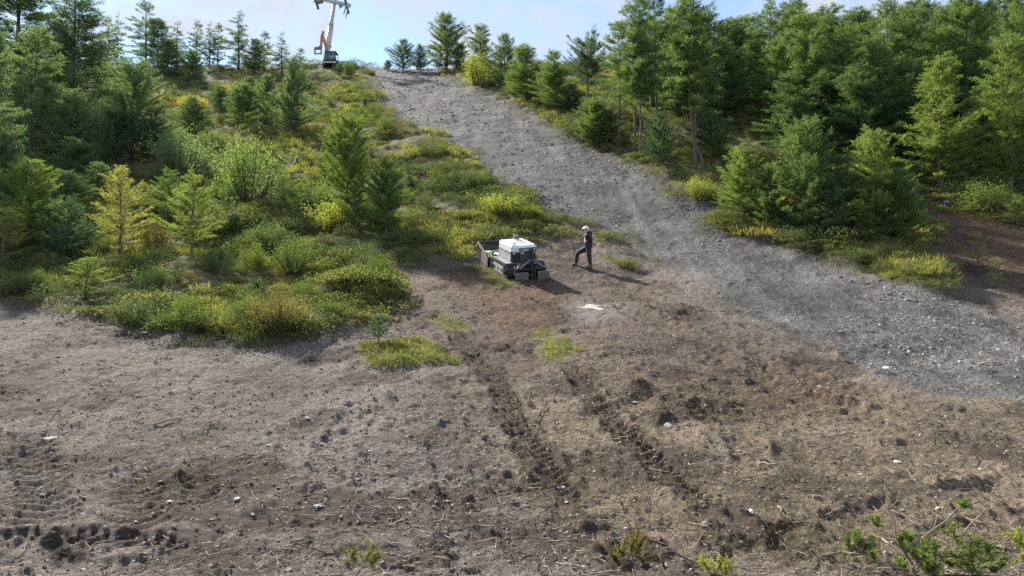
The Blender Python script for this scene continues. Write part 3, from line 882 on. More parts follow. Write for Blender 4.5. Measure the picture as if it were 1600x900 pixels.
T = 'tree'
TREES = [
 # left slope, far to near
 (25, 200, -60, 150, 'forest', 'larch_dark', 'tall dark conifer filling the extreme upper left corner', 'larch_tree'),
 (112, 205, -25, 120, 'forest', 'larch_haze', 'big dense larch cut by the top edge near the upper left corner', 'larch_tree'),
 (170, 92, 24, 26, 'spruce', 'larch_dark', 'thin pointed tree on the left skyline beside the big dense larch', 'larch_tree'),
 (184, 90, 18, 24, 'spruce', 'larch_dark', 'second thin pointed tree on the left skyline, slightly taller', 'larch_tree'),
 (228, 98, 0, 50, 'spruce', 'larch_dark', 'dark tree on the left skyline just touching the top edge', 'larch_tree'),
 (246, 112, 26, 52, 'forest', 'larch_haze', 'dense conical larch on the left skyline in front of the dark one', 'larch_tree'),
 (276, 112, 32, 42, 'spruce', 'larch_dark', 'narrow ragged larch left of the pair of skyline spires', 'larch_tree'),
 (306, 96, 30, 26, 'spruce', 'larch_dark', 'slim dark skyline tree with rounded tip left of the twin spires', 'larch_tree'),
 (328, 100, 33, 28, 'spruce', 'larch_dark', 'left one of the twin spires on the skyline', 'larch_tree'),
 (340, 102, 35, 26, 'spruce', 'larch_dark', 'right one of the twin spires on the skyline', 'larch_tree'),
 (372, 112, 14, 46, 'spruce', 'larch_dark', 'tallest sparse spruce on the skyline left of the lift tower', 'spruce_tree'),
 (412, 112, 48, 30, 'spruce', 'larch_dark', 'ragged skyline larch right of the tall sparse spruce', 'larch_tree'),
 (440, 118, 48, 30, 'spruce', 'larch_dark', 'skyline larch with a branch jutting to the right, left of the excavator', 'larch_tree'),
 (398, 118, 60, 30, 'forest', 'larch_dark', 'stubby dark larch between the tall spruce and the jutting one', 'larch_tree'),
 (468, 120, 74, 22, 'spruce', 'larch_dark', 'small larch at the right end of the skyline row near the excavator', 'larch_tree'),
 (262, 122, 60, 44, 'forest', 'larch_haze', 'bushy conical larch below the left skyline trees', 'larch_tree'),
 (300, 128, 76, 30, 'young', 'larch_haze', 'small larch below the slim dark skyline tree', 'larch_tree'),
 (150, 130, 62, 40, 'young', 'larch_haze', 'young larch right of the big dense larch upper left', 'larch_tree'),
 (455, 212, 82, 52, 'young', 'larch_haze', 'tall slender larch in mid slope straight below the skyline row', 'larch_tree'),
 (416, 196, 112, 38, 'young', 'larch_haze', 'larch left behind the tall slender mid slope one', 'larch_tree'),
 (378, 202, 128, 50, 'young', 'larch_haze', 'broad young larch in mid slope below the tall sparse spruce', 'larch_tree'),
 (345, 182, 134, 44, 'bigpine', 'pine', 'bluish stone pine bush in mid slope left of the broad young larch', 'stone_pine'),
 (300, 214, 150, 58, 'young', 'larch_haze', 'rounded young larch in mid slope beside the yellow shrub', 'larch_tree'),
 (204, 258, 84, 84, 'bigpine', 'larch_haze', 'broad dark conifer in mid slope above the bright yellow larch', 'stone_pine'),
 (238, 262, 168, 56, 'bigpine', 'pine', 'lower dark pine leaning against the broad mid slope conifer', 'stone_pine'),
 (176, 268, 165, 50, 'bigpine', 'pine', 'dark pine on the left foot of the broad mid slope conifer', 'stone_pine'),
 (48, 268, 38, 96, 'forest', 'larch_haze', 'large pale green larch near the left edge in front of the dark trees', 'larch_tree'),
 (108, 266, 132, 66, 'young', 'larch_haze', 'medium larch right of the large pale green one at left', 'larch_tree'),
 (-14, 335, 30, 80, 'forest', 'larch_haze', 'larch cut by the left edge with branch tips reaching in', 'larch_tree'),
 (6, 345, 204, 66, 'young', 'larch_haze', 'young larch cut by the left edge at mid height', 'larch_tree'),
 (388, 318, 220, 96, 'bush', 'larch', 'round bushy larch in the middle of the left slope', 'larch_tree'),
 (284, 280, 214, 84, 'bush', 'larch_haze', 'low round bushy conifer above the two green larches', 'larch_tree'),
 (540, 352, 172, 78, 'young', 'larch_light', 'tall bushy larch above the machine, taller of the close pair', 'larch_tree'),
 (604, 370, 242, 60, 'young', 'larch', 'shorter dense larch at the right of the close pair', 'larch_tree'),
 (553, 366, 286, 44, 'open', 'larch', 'thin young larch standing in front of the close pair', 'larch_tree'),
 (442, 345, 272, 56, 'open', 'larch', 'light feathery young larch left of the close pair', 'larch_tree'),
 (265, 352, 258, 62, 'open', 'larch', 'dull green young larch behind and between the yellow larch and the green one', 'larch_tree'),
 (100, 352, 262, 80, 'young', 'larch_haze', 'hazy young larch behind the blue green pine at left', 'larch_tree'),
 (46, 390, 242, 84, 'young', 'larch_light', 'pale yellowish larch near the left edge', 'larch_tree'),
 (4, 418, 322, 60, 'open', 'larch_yellow', 'small yellowish larch cut by the left edge', 'larch_tree'),
 (104, 412, 304, 70, 'pine', 'pine', 'blue green young stone pine left of the yellow larch', 'stone_pine'),
 (186, 410, 256, 84, 'open', 'larch_yellow', 'bright yellow larch standing out on the left slope', 'larch_tree'),
 (300, 406, 262, 86, 'open', 'larch_light', 'open branched green larch right of the bright yellow one', 'larch_tree'),
 (134, 470, 400, 72, 'open', 'larch_light', 'low scraggly larch at the edge of the bare soil, far left', 'larch_tree'),
 # right of the piste, far to near
 (606, 111, 94, 12, 'young', 'larch_dark', 'tiny tree standing alone at the piste crest', 'larch_tree'),
 (630, 111, 61, 36, 'bigpine', 'larch_dark', 'first dark tree at the right of the piste crest', 'stone_pine'),
 (657, 112, 68, 26, 'bigpine', 'larch_dark', 'narrow dark tree next to the broad one at the crest', 'stone_pine'),
 (698, 116, 20, 62, 'bigpine', 'larch', 'broad tall tree at the piste crest, tallest of the crest group', 'stone_pine'),
 (718, 120, 66, 26, 'bigpine', 'larch_dark', 'small dark conifer in front of the broad crest tree', 'stone_pine'),
 (751, 128, 36, 42, 'forest', 'larch', 'pointed green larch right of the broad crest tree', 'larch_tree'),
 (789, 144, 52, 46, 'bigpine', 'larch_dark', 'dark spruce like tree behind the yellowish bush', 'spruce_tree'),
 (822, 166, 66, 54, 'forest', 'larch', 'broad light green larch on the right edge of the piste', 'larch_tree'),
 (806, 160, 92, 30, 'young', 'larch_light', 'yellowish young larch against the broad light green one', 'larch_tree'),
 (866, 180, 78, 52, 'forest', 'larch', 'larch with pointed top left of the round pine', 'larch_tree'),
 (892, 186, 128, 40, 'young', 'larch_dark', 'dense short larch at the foot of the round pine', 'larch_tree'),
 (918, 202, 46, 64, 'roundpine', 'pine', 'pine with round ball shaped crown standing against the sky', 'stone_pine'),
 (925, 226, 150, 60, 'young', 'larch', 'bushy larch below the round crowned pine', 'larch_tree'),
 (948, 232, 168, 50, 'young', 'larch_dark', 'dark low larch right below the round crowned pine', 'larch_tree'),
 (968, 236, 30, 74, 'tall', 'larch', 'larch with thin bare trunk at the left of the tall group', 'larch_tree'),
 (993, 250, -25, 84, 'tall', 'larch', 'tall larch with straight brown trunk, left of the twin trunk', 'larch_tree'),
 (1001, 254, -8, 80, 'tall', 'larch', 'tall larch with the thick trunk at the piste edge', 'larch_tree'),
 (1028, 238, -30, 90, 'tall', 'larch_dark', 'tall larch behind the dark blue pine, cut by the top edge', 'larch_tree'),
 (1030, 272, 172, 54, 'bigpine', 'pine', 'dark blue green pine between the straight and the curved trunks', 'stone_pine'),
 (1080, 277, -20, 96, 'bent', 'larch', 'larch with curved reddish trunk at the piste edge', 'larch_tree'),
 (1086, 276, -60, 100, 'tall', 'larch', 'straight tall larch right beside the curved trunk', 'larch_tree'),
 (1112, 268, 170, 80, 'young', 'larch_dark', 'dark spreading larch right behind the curved trunk', 'larch_tree'),
 (1178, 186, 58, 62, 'forest', 'larch', 'slender bright larch in the gap of the right forest', 'larch_tree'),
 (1205, 182, -12, 90, 'tall', 'larch_dark', 'large dark trunked larch behind the slender bright one', 'larch_tree'),
 (1260, 230, 16, 100, 'forest', 'larch', 'grey green larch left of the centre of the right forest', 'larch_tree'),
 (1320, 236, 36, 96, 'forest', 'larch', 'bright branchy larch in the middle of the right forest', 'larch_tree'),
 (1392, 226, -6, 110, 'forest', 'larch', 'very tall larch behind the bright larch of the right forest', 'larch_tree'),
 (1470, 304, 82, 120, 'forest', 'larch_light', 'bright conical larch standing free above the brown path', 'larch_tree'),
 (1580, 312, 50, 96, 'forest', 'larch_light', 'light green larch at the right edge above the brown path', 'larch_tree'),
 (1520, 240, -20, 120, 'forest', 'larch', 'tall dense larch behind the free standing conical one', 'larch_tree'),
 (1610, 240, -40, 120, 'forest', 'larch', 'tall larch cut by the upper right corner', 'larch_tree'),
 (1162, 350, 222, 86, 'young', 'larch_light', 'yellow green young larch at the left of the near right clump', 'larch_tree'),
 (1130, 338, 290, 40, 'open', 'larch_light', 'small scrubby larch at the left foot of the near right clump', 'larch_tree'),
 (1205, 366, 250, 70, 'young', 'larch', 'young larch second from left in the near right clump', 'larch_tree'),
 (1258, 380, 178, 104, 'young', 'larch', 'tallest green larch of the near right clump', 'larch_tree'),
 (1312, 386, 236, 90, 'young', 'larch_dark', 'darker larch in the middle of the near right clump', 'larch_tree'),
 (1370, 390, 192, 112, 'young', 'larch_light', 'larch with yellowish tip at the right of the near right clump', 'larch_tree'),
 (1410, 402, 258, 78, 'young', 'larch', 'dense green larch at the right end of the near clump', 'larch_tree'),
 (1362, 402, 330, 56, 'open', 'larch', 'low larch at the front of the near right clump', 'larch_tree'),
 (1528, 422, 360, 32, 'sapling', 'larch_yellow', 'taller pale larch sapling on the right brown clearing', 'larch_sapling'),
 (1558, 452, 400, 30, 'sapling', 'larch_yellow', 'shorter pale larch sapling near the right edge', 'larch_sapling'),
 (592, 541, 488, 30, 'pineling', 'pine', 'tiny lone pine seedling beside the bright grass patch', 'pine_sapling'),
 (746, 140, 88, 50, 'bush', 'bush_lime', 'yellow green bush in front of the crest trees', 'shrub'),
]
for bx, by, tp, wd, kind, mat, lab, nm in TREES:
    c_ = 'sapling' if 'sapling' in nm else ('shrub' if nm == 'shrub' else 'tree')
    plant(bx, by, tp, wd, kind, mat, lab, c_, nm)

# the wood behind: larches one can only tell apart as dark crowns
BACK = [(1050, 190, 10), (1105, 182, 12), (1140, 172, 30), (1160, 150, 25), (1232, 168, 10), (1245, 150, -5), (1290, 180, 20), (1300, 160, 5),
        (1345, 170, 6), (1360, 200, 30), (1430, 180, -2), (1450, 200, 0), (1480, 170, 8), (1545, 200, 20), (1570, 180, -8), (1600, 190, 0), (1410, 150, 4),
        (1180, 140, 20), (1500, 150, 2), (1640, 220, -10), (1540, 160, 0), (1330, 140, 34), (1270, 140, 26), (1085, 160, 16), (1380, 245, 60), (1425, 262, 90),
        (1300, 245, 100), (1545, 272, 130), (1620, 290, 100), (1130, 205, 70), (1215, 215, 60), (1060, 170, 30), (1020, 180, 24), (1475, 232, 40), (1350, 262, 96), (1240, 250, 110), (1585, 250, 60)]
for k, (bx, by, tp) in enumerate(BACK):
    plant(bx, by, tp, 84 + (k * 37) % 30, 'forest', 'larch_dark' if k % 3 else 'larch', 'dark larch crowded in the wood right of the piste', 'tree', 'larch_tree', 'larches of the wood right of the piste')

SCAT = [(255, 205, 168, 1, 'young larch between the broad dark conifer and the rounded larch'), (330, 240, 205, 2, 'low bush in mid slope right below the rounded young larch'),
        (480, 150, 124, 0, 'small larch below the excavator brow'), (330, 160, 128, 1, 'thin larch right of the small skyline larch'), (210, 150, 110, 2, 'bush on the upper left slope above the broad dark conifer'),
        (180, 175, 120, 0, 'young larch left above the broad dark conifer'), (470, 255, 222, 1, 'small larch right below the tall slender one'), (350, 330, 285, 2, 'low bush left below the round bushy larch'),
        (150, 320, 250, 0, 'hazy larch left above the bright yellow larch'), (215, 340, 290, 1, 'thin larch half hidden behind the bright yellow larch'), (420, 398, 352, 2, 'bush left above the dark green bush'),
        (365, 375, 330, 0, 'small larch right of the open branched green larch'), (60, 310, 235, 1, 'open larch below the large pale green one at left'), (140, 235, 150, 2, 'bush right of the large pale green larch'),
        (70, 225, 140, 0, 'larch between the two biggest trees at left'), (440, 240, 205, 1, 'small larch straight below the tall slender one'), (270, 250, 200, 2, 'bush right of the broad dark conifer'),
        (390, 150, 118, 0, 'little larch below the stubby dark one'), (20, 260, 170, 1, 'open larch near the left edge behind the large pale one'), (495, 330, 285, 2, 'bush at the left foot of the close larch pair'),
        (640, 300, 272, 0, 'small larch right above the close pair'), (690, 310, 288, 1, 'little larch on open grass between the close pair and the piste'), (600, 215, 196, 2, 'low bush on open grass left of the piste'),
        (570, 170, 152, 0, 'little larch on the grassy slope near the piste top'), (350, 440, 405, 1, 'seedling larch among the near bank shrubs'), (240, 455, 415, 2, 'bush in the near bank below the brown shrub'),
        (120, 290, 215, 0, 'larch below the medium larch at left'), (500, 395, 362, 1, 'seedling larch above the dark green bush')]
for bx, by, tp, k, lab in SCAT:
    plant(bx, by, tp, None if k else (by - tp) * 0.75, ('young', 'open', 'bush')[k], ('larch_haze', 'larch', 'larch')[k], lab, 'shrub' if k == 2 else 'tree', 'shrub' if k == 2 else 'larch_tree')

SHRUBS = [
 (365, 158, 134, 30, 'bush', 'bush_yellow', 'orange yellow shrub in mid slope behind the young larches'),
 (305, 178, 152, 40, 'bush', 'bush_yellow', 'wider golden shrub in mid slope left of the orange yellow one'),
 (458, 432, 374, 56, 'juniper', 'bush_green', 'dark green bush left of the bare earth, highest on the near bank'),
 (432, 532, 462, 84, 'juniper', 'bush_brown', 'dark brownish green juniper at the edge of the bare soil'),
 (390, 520, 458, 56, 'juniper', 'bush_green', 'green juniper left against the brownish one'),
 (210, 508, 470, 84, 'bush', 'cover_dark', 'glossy grey green shrub mound at the soil edge, left'),
 (300, 524, 482, 92, 'bush', 'bush_green', 'wide tangled shrub at the soil edge between two others'),
 (330, 428, 392, 40, 'pine', 'pine', 'small blue green dwarf pine among the shrubs'),
 (40, 464, 432, 110, 'bush', 'cover_dark', 'dense dark shrub mound at the far left soil edge'),
 (520, 508, 472, 84, 'bush', 'bush_green', 'broad light green shrub right of the brownish juniper'),
 (785, 350, 306, 60, 'bush', 'bush_lime', 'lime yellow bush above the machine'),
 (825, 352, 322, 40, 'bush', 'bush_lime', 'smaller lime bush right of the lime yellow bush above the machine'),
 (520, 362, 318, 60, 'bush', 'bush_lime', 'yellow leaved shrub at the foot of the close larch pair'),
 (740, 354, 330, 40, 'bush', 'bush_lime', 'low lime shrub left of the lime yellow bush above the machine'),
 (238, 402, 346, 44, 'bush', 'bush_brown', 'brown half bare shrub between the yellow and the green larch'),
 (400, 478, 430, 40, 'pine', 'pine', 'bluish dwarf pine right among the near bank shrubs'),
 (505, 412, 380, 40, 'open', 'larch_dark', 'small dark larch seedling beside the dark green bush'),
 (530, 126, 98, 18, 'pine', 'pine', 'small dark pine on the grassy brow right of the excavator'),
 (545, 122, 96, 14, 'bush', 'bush_green', 'tiny bush at the brow next to the small dark pine'),
 (512, 190, 172, 16, 'bush', 'bush_green', 'small lone bush on the open grassy slope below the brow'),
 (1548, 334, 284, 84, 'bush', 'bush_green', 'broad green bush at the right above the brown path'),
 (1500, 312, 285, 60, 'bush', 'bush_green', 'low bush at the head of the brown path'),
 (1590, 352, 300, 50, 'open', 'larch_light', 'light feathery bush at the right edge above the path'),
 (928, 228, 196, 26, 'bush', 'bush_lime', 'lime green shrub at the piste edge below the round pine'),
 (1092, 318, 278, 40, 'bush', 'bush_lime', 'pale shrub on the piste edge below the curved trunk'),
 (1172, 190, 166, 30, 'bush', 'bush_lime', 'yellowish green shrub in the forest gap'),
 (950, 374, 360, 34, 'bush', 'grass', 'low yellow green shrub behind the standing person'),
 (975, 416, 404, 40, 'bush', 'cover', 'flat green shrub to the right of the standing person'),
 (180, 290, 262, 60, 'bush', 'cover_dark', 'dark low bush under the broad mid slope conifer'),
]
for bx, by, tp, wd, kind, mat, lab in SHRUBS:
    plant(bx, by, tp, wd, kind, mat, lab, 'shrub', 'shrub')

# ------------------------------------------------------------------ ground cover, grass, stones, clods, twigs: too many to count
MACH_XY, PERS_XY = at(815, 425), at(912, 413)
def scatter(name, label, cat, protos, pts, rots, scl, pick):
    """one object: points carrying rotation, size and choice of plant or stone"""
    if name in ('dwarf_shrub_cover', 'heath_undergrowth', 'slope_grass', 'patch_grass'):
        kk_ = (np.hypot(pts[:, 0] - MACH_XY[0], (pts[:, 1] - MACH_XY[1] - 0.8) * 0.75) > (2.1 if name != 'patch_grass' else 1.35)) & (np.hypot(pts[:, 0] - PERS_XY[0], pts[:, 1] - PERS_XY[1]) > 1.0)
        pts, rots, scl, pick = pts[kk_], rots[kk_], scl[kk_], pick[kk_]
    col = bpy.data.collections.new(name + '_pieces')
    for k, me in enumerate(protos):
        col.objects.link(bpy.data.objects.new('%s_piece_%02d' % (name, k), me))
    me = bpy.data.meshes.new(name)
    me.vertices.add(len(pts)); me.vertices.foreach_set('co', np.ascontiguousarray(pts, np.float32).ravel())
    a = me.attributes.new('rot', 'FLOAT_VECTOR', 'POINT'); a.data.foreach_set('vector', np.ascontiguousarray(rots, np.float32).ravel())
    a = me.attributes.new('scl', 'FLOAT_VECTOR', 'POINT'); a.data.foreach_set('vector', np.ascontiguousarray(scl, np.float32).ravel())
    a = me.attributes.new('pick', 'INT', 'POINT'); a.data.foreach_set('value', np.ascontiguousarray(pick, np.int32))
    o = bpy.data.objects.new(name, me); COL.objects.link(o)
    ng = bpy.data.node_groups.new(name + '_nodes', 'GeometryNodeTree')
    ng.interface.new_socket('Geometry', in_out='INPUT', socket_type='NodeSocketGeometry')
    ng.interface.new_socket('Geometry', in_out='OUTPUT', socket_type='NodeSocketGeometry')
    n, l = ng.nodes, ng.links
    gi, go = n.new('NodeGroupInput'), n.new('NodeGroupOutput')
    ip = n.new('GeometryNodeInstanceOnPoints'); ci = n.new('GeometryNodeCollectionInfo')
    ci.inputs['Collection'].default_value = col
    ci.inputs['Separate Children'].default_value = True; ci.inputs['Reset Children'].default_value = True
    ip.inputs['Pick Instance'].default_value = True
    def attr(nm, ty):
        x = n.new('GeometryNodeInputNamedAttribute'); x.data_type = ty; x.inputs['Name'].default_value = nm
        return x.outputs['Attribute']
    l.new(gi.outputs[0], ip.inputs['Points']); l.new(ci.outputs[0], ip.inputs['Instance'])
    l.new(attr('pick', 'INT'), ip.inputs['Instance Index'])
    er = n.new('FunctionNodeEulerToRotation'); l.new(attr('rot', 'FLOAT_VECTOR'), er.inputs[0])
    l.new(er.outputs[0], ip.inputs['Rotation']); l.new(attr('scl', 'FLOAT_VECTOR'), ip.inputs['Scale'])
    l.new(ip.outputs[0], go.inputs[0])
    md = o.modifiers.new('scatter', 'NODES'); md.node_group = ng
    tag(o, label, cat, None, 'stuff')
    return o

def mound(seed, n, Rad, H, leaf, lw, mat, upb=0.5):
    g = np.random.default_rng(seed)
    a = g.random(n) * 6.283; r = Rad * np.sqrt(g.random(n))
    lump = 1 + 0.8 * vnoise(np.cos(a) * r / Rad * 2.4 + seed, np.sin(a) * r / Rad * 2.4, seed)
    top = H * np.clip(1 - (r / Rad) ** 2, 0, 1) ** 0.6 * lump
    z = top * (1 - 0.55 * g.random(n) ** 2)
    P = np.stack([r * np.cos(a), r * np.sin(a), z], -1)
    D = unit(np.stack([np.cos(a) * r / Rad, np.sin(a) * r / Rad, np.full(n, upb)], -1) + g.normal(0, 0.7, (n, 3)))
    V, Q = diamonds(P, D, leaf * (0.6 + 0.8 * g.random(n)), lw * (0.6 + 0.8 * g.random(n)), g)
    return np_mesh('mound', V, quads=Q, mat=M[mat], tone=np.repeat(np.clip(0.5 + 0.28 * g.normal(size=n), 0, 1), 4))

def tuftmesh(seed, n, Rad, H, w, mat):
    g = np.random.default_rng(seed)
    a = g.random(n) * 6.283; r = Rad * 0.5 * np.sqrt(g.random(n))
    P = np.stack([r * np.cos(a), r * np.sin(a), np.full(n, -0.01)], -1)
    D = unit(np.stack([np.cos(a) * (0.2 + r / Rad), np.sin(a) * (0.2 + r / Rad), np.full(n, 1.0)], -1) + g.normal(0, 0.28, (n, 3)))
    V, Q = diamonds(P, D, H * (0.5 + 0.6 * g.random(n)), w, g)
    return np_mesh('tuft', V, quads=Q, mat=M[mat], tone=np.repeat(np.clip(0.5 + 0.3 * g.normal(size=n), 0, 1), 4))

def rock(seed, mat, sub=2, flat=0.6, rough=0.35):
    g = np.random.default_rng(seed)
    bm = bmesh.new(); bmesh.ops.create_icosphere(bm, subdivisions=sub, radius=0.5)
    pl = unit(g.normal(size=(9, 3))); of = 0.20 + 0.22 * g.random(9)
    for v in bm.verts:
        c = np.array(v.co)
        for p_, o_ in zip(pl, of):
            d = c @ p_ - o_
            if d > 0: c = c - p_ * d
        c = c * (1 + rough * 0.55 * (g.random() - 0.5)); c[2] *= flat
        v.co = Vector(c)
    me = bpy.data.meshes.new('rock'); bm.to_mesh(me); bm.free(); me.materials.append(M[mat])
    return me

def sample(n, r0, r1, seed, lim=40):
    g = np.random.default_rng(seed)
    r = np.exp(g.uniform(math.log(r0), math.log(r1), n)); t = np.radians(g.uniform(-lim, lim, n))
    return r * np.sin(t), r * np.cos(t), g

def euler(n, g, tilt=0.25):
    return np.stack([g.normal(0, tilt, n), g.normal(0, tilt, n), g.uniform(0, 6.283, n)], -1)

# dwarf shrubs and moss over both green slopes
x, y, g = sample(28000, 19, 132, 900)
gv = grid_val(b_gl + b_gr, x, y)
k = ((gv > 0.45) & (fbm(x, y, 2.2, 3, 901) > -0.02)) | ((gv > 0.02) & (g.random(len(x)) < 0.35) & (fbm(x, y, 0.9, 2, 902) > 0.1)) | ((blur(m_gl + m_gr, 9, 2)[np.clip(np.rint(np.interp(np.hypot(x, y), rr, np.arange(NR))).astype(int), 0, NR - 1), np.clip(np.rint(np.interp(np.arctan2(x, y), th, np.arange(NT))).astype(int), 0, NT - 1)] > 0.12) & (grid_val(b_pi, x, y) < 0.4) & (g.random(len(x)) < 0.22) & (fbm(x, y, 1.2, 2, 908) > 0.0))
x, y = x[k], y[k]
n = len(x)
P = np.stack([x, y, ground_z(x, y) - 0.03], -1)
s = (0.30 + 0.72 * g.random(n) ** 2.0) * (0.85 + 0.006 * y) * (1 + 0.6 * fbm(x, y, 4, 2, 903)) * np.clip(1 + 1.5 * fbm(x, y, 1.7, 3, 904), 0.4, 1.5)
near = sstep(34, 24, y)
sc = np.stack([s, s * (0.7 + 0.6 * g.random(n)), s * (0.30 + 0.85 * g.random(n)) * (1 - 0.22 * near)], -1)
dark = fbm(x, y, 5.0, 3, 905) > -0.06  # patches of dark shrubs; part of the dark stands in for shadow patches
pk = np.where(dark & (g.random(n) < 0.8), g.integers(3, 6, n), g.integers(0, 3, n))
scatter('dwarf_shrub_cover', 'low mat of dwarf shrubs covering the green slopes', 'ground cover',
        [mound(610 + k, 520, 0.80, 0.52, 0.085, 0.044, 'cover') for k in range(3)] + [mound(620 + k, 520, 0.75, 0.62, 0.075, 0.034, 'cover_dark') for k in range(3)],
        P, euler(n, g, 0.12), sc, pk)

# taller twiggy undergrowth
x, y, g = sample(5200, 20, 120, 906)
k = (grid_val(b_gl + b_gr, x, y) > 0.5) & (fbm(x, y, 3.5, 3, 907) > 0.08)
x, y = x[k], y[k]; n = len(x)
P = np.stack([x, y, ground_z(x, y) - 0.04], -1)
s = (0.22 + 0.5 * g.random(n) ** 2) * (0.9 + 0.004 * y)
def recol(me, mat):
    m2 = me.copy(); m2.materials.clear(); m2.materials.append(M[mat]); return m2
scatter('heath_undergrowth', 'twiggy knee high undergrowth dotted over the green slopes', 'ground cover',
        [recol(PROTO['bush'][0]['crown'], 'cover_dark'), recol(PROTO['bush'][1]['crown'], 'bush_green'), recol(PROTO['juniper'][0]['crown'], 'cover_dark'), recol(PROTO['bush'][2]['crown'], 'bush_lime'), recol(PROTO['juniper'][1]['crown'], 'bush_brown'), recol(PROTO['bush'][2]['crown'], 'cover_dark')],
        P, euler(n, g, 0.1), np.stack([s, s, s * (0.8 + 0.6 * g.random(n))], -1), g.choice(6, n, p=[.22, .24, .2, .1, .08, .16]))

# grass among the shrubs, in the patches and at the right edge of the piste
x, y, g = sample(26000, 17, 110, 910)
gv = grid_val(b_gl + b_gr, x, y); gp = grid_val(b_gp, x, y)
k = ((gv > 0.3) & (fbm(x, y, 3.0, 3, 911) > 0.14))
x, y = x[k], y[k]
n = len(x)
P = np.stack([x, y, ground_z(x, y) - 0.02], -1)
s = 0.7 + 0.8 * g.random(n) + 0.012 * y
scatter('slope_grass', 'yellowish grass growing between the dwarf shrubs', 'grass', [tuftmesh(630 + k, 46, 0.30, 0.30, 0.020, 'grass') for k in range(3)],
        P, euler(n, g, 0.15), np.stack([s, s, s * 0.8], -1), g.integers(0, 3, n))
pts = []
for kk, Pg in enumerate(PATCHES):
    lo, hi = Pg.min(0) - 0.3, Pg.max(0) + 0.3
    n = int((hi - lo)[0] * (hi - lo)[1] * (30 if kk == 0 else 9))
    xx, yy = g.uniform(lo[0], hi[0], n), g.uniform(lo[1], hi[1], n)
    kq = grid_val(b_gp, xx, yy) > 0.4
    pts.append(np.stack([xx[kq], yy[kq]], -1))
pts = np.vstack(pts); n = len(pts)
P = np.stack([pts[:, 0], pts[:, 1], ground_z(pts[:, 0], pts[:, 1]) - 0.02], -1)
s = 0.55 + 0.6 * g.random(n)
scatter('patch_grass', 'bright green grass left standing in patches on the bare earth', 'grass', [tuftmesh(640, 34, 0.26, 0.20, 0.013, 'grass_green'), tuftmesh(645, 34, 0.28, 0.17, 0.012, 'grass'), mound(646, 160, 0.25, 0.12, 0.05, 0.022, 'cover')],
        P, euler(n, g, 0.2), np.stack([s, s, s], -1), g.integers(0, 3, n))
# dry straw on the worked earth
x, y, g = sample(26000, 7.5, 40, 915)
k = (grid_val(soil, x, y) > 0.6) & (fbm(x, y, 2.2, 3, 916) + 0.25 * grid_val(b_tan + b_red, x, y) > 0.12)
x, y = x[k], y[k]; n = len(x)
P = np.stack([x, y, ground_z(x, y) + 0.005], -1)
s = 0.35 + 0.5 * g.random(n)
scatter('straw_litter', 'dry grass and straw litter lying on the worked earth', 'litter', [tuftmesh(650 + k, 9, 0.5, 0.16, 0.006, 'straw') for k in range(3)],
        P, np.stack([g.normal(1.2, 0.3, n), g.normal(0, 0.3, n), g.uniform(0, 6.28, n)], -1), np.stack([s, s, s], -1), g.integers(0, 3, n))
# stones of the piste
x, y, g = sample(75000, 19, 128, 920)
k = (grid_val(b_pi, x, y) > 0.5) & (fbm(x, y, 4.0, 4, 921) + 0.35 * fbm(x * 3, y * 0.6, 4.0, 2, 922) > -0.26 + 0.25 * g.random(len(x)))
x, y = x[k], y[k]; n = len(x)
P = np.stack([x, y, ground_z(x, y) - 0.005], -1)
s = (0.045 + 0.17 * g.random(n) ** 4.0) * (0.30 + 0.022 * y)
scatter('piste_gravel', 'loose grey stones covering the graded piste', 'gravel', [rock(660 + k, 'stone', 1) for k in range(5)] + [rock(668, 'stone_pale', 1), rock(669, 'clod', 1)],
        P, euler(n, g, 0.4), np.stack([s * (0.8 + .5 * g.random(n)), s, s], -1), np.where(g.random(n) < .06, 5, np.where(g.random(n) < .15, 6, g.integers(0, 5, n))))
# stones and clods of the worked earth
x, y, g = sample(70000, 7.2, 38, 930)
dmp = grid_val(dark_soil, x, y)
k = (grid_val(soil, x, y) > 0.6) & (g.random(len(x)) < 0.30 + 0.40 * dmp + 0.5 * (fbm(x, y, 1.2, 3, 931) > 0.08))
x, y, dmp = x[k], y[k], dmp[k]; n = len(x)
P = np.stack([x, y, ground_z(x, y) - 0.004], -1)
s = (0.013 + 0.080 * g.random(n) ** 4.5) * (0.8 + 0.02 * y) * (1 + 0.1 * dmp)
pkk = np.where(g.random(n) < 0.76 + 0.2 * dmp, g.integers(0, 4, n), np.where(g.random(n) < 0.12, 6, g.integers(4, 6, n)))
scatter('earth_clods', 'small clods and pebbles strewn over the worked earth', 'soil', [rock(680 + k, 'clod', 1, 0.75, 0.8) for k in range(4)] + [rock(690, 'stone', 1), rock(691, 'stone', 1), rock(692, 'stone_pale', 1)],
        P, euler(n, g, 0.5), np.stack([s * (0.8 + .6 * g.random(n)), s, s], -1), pkk)
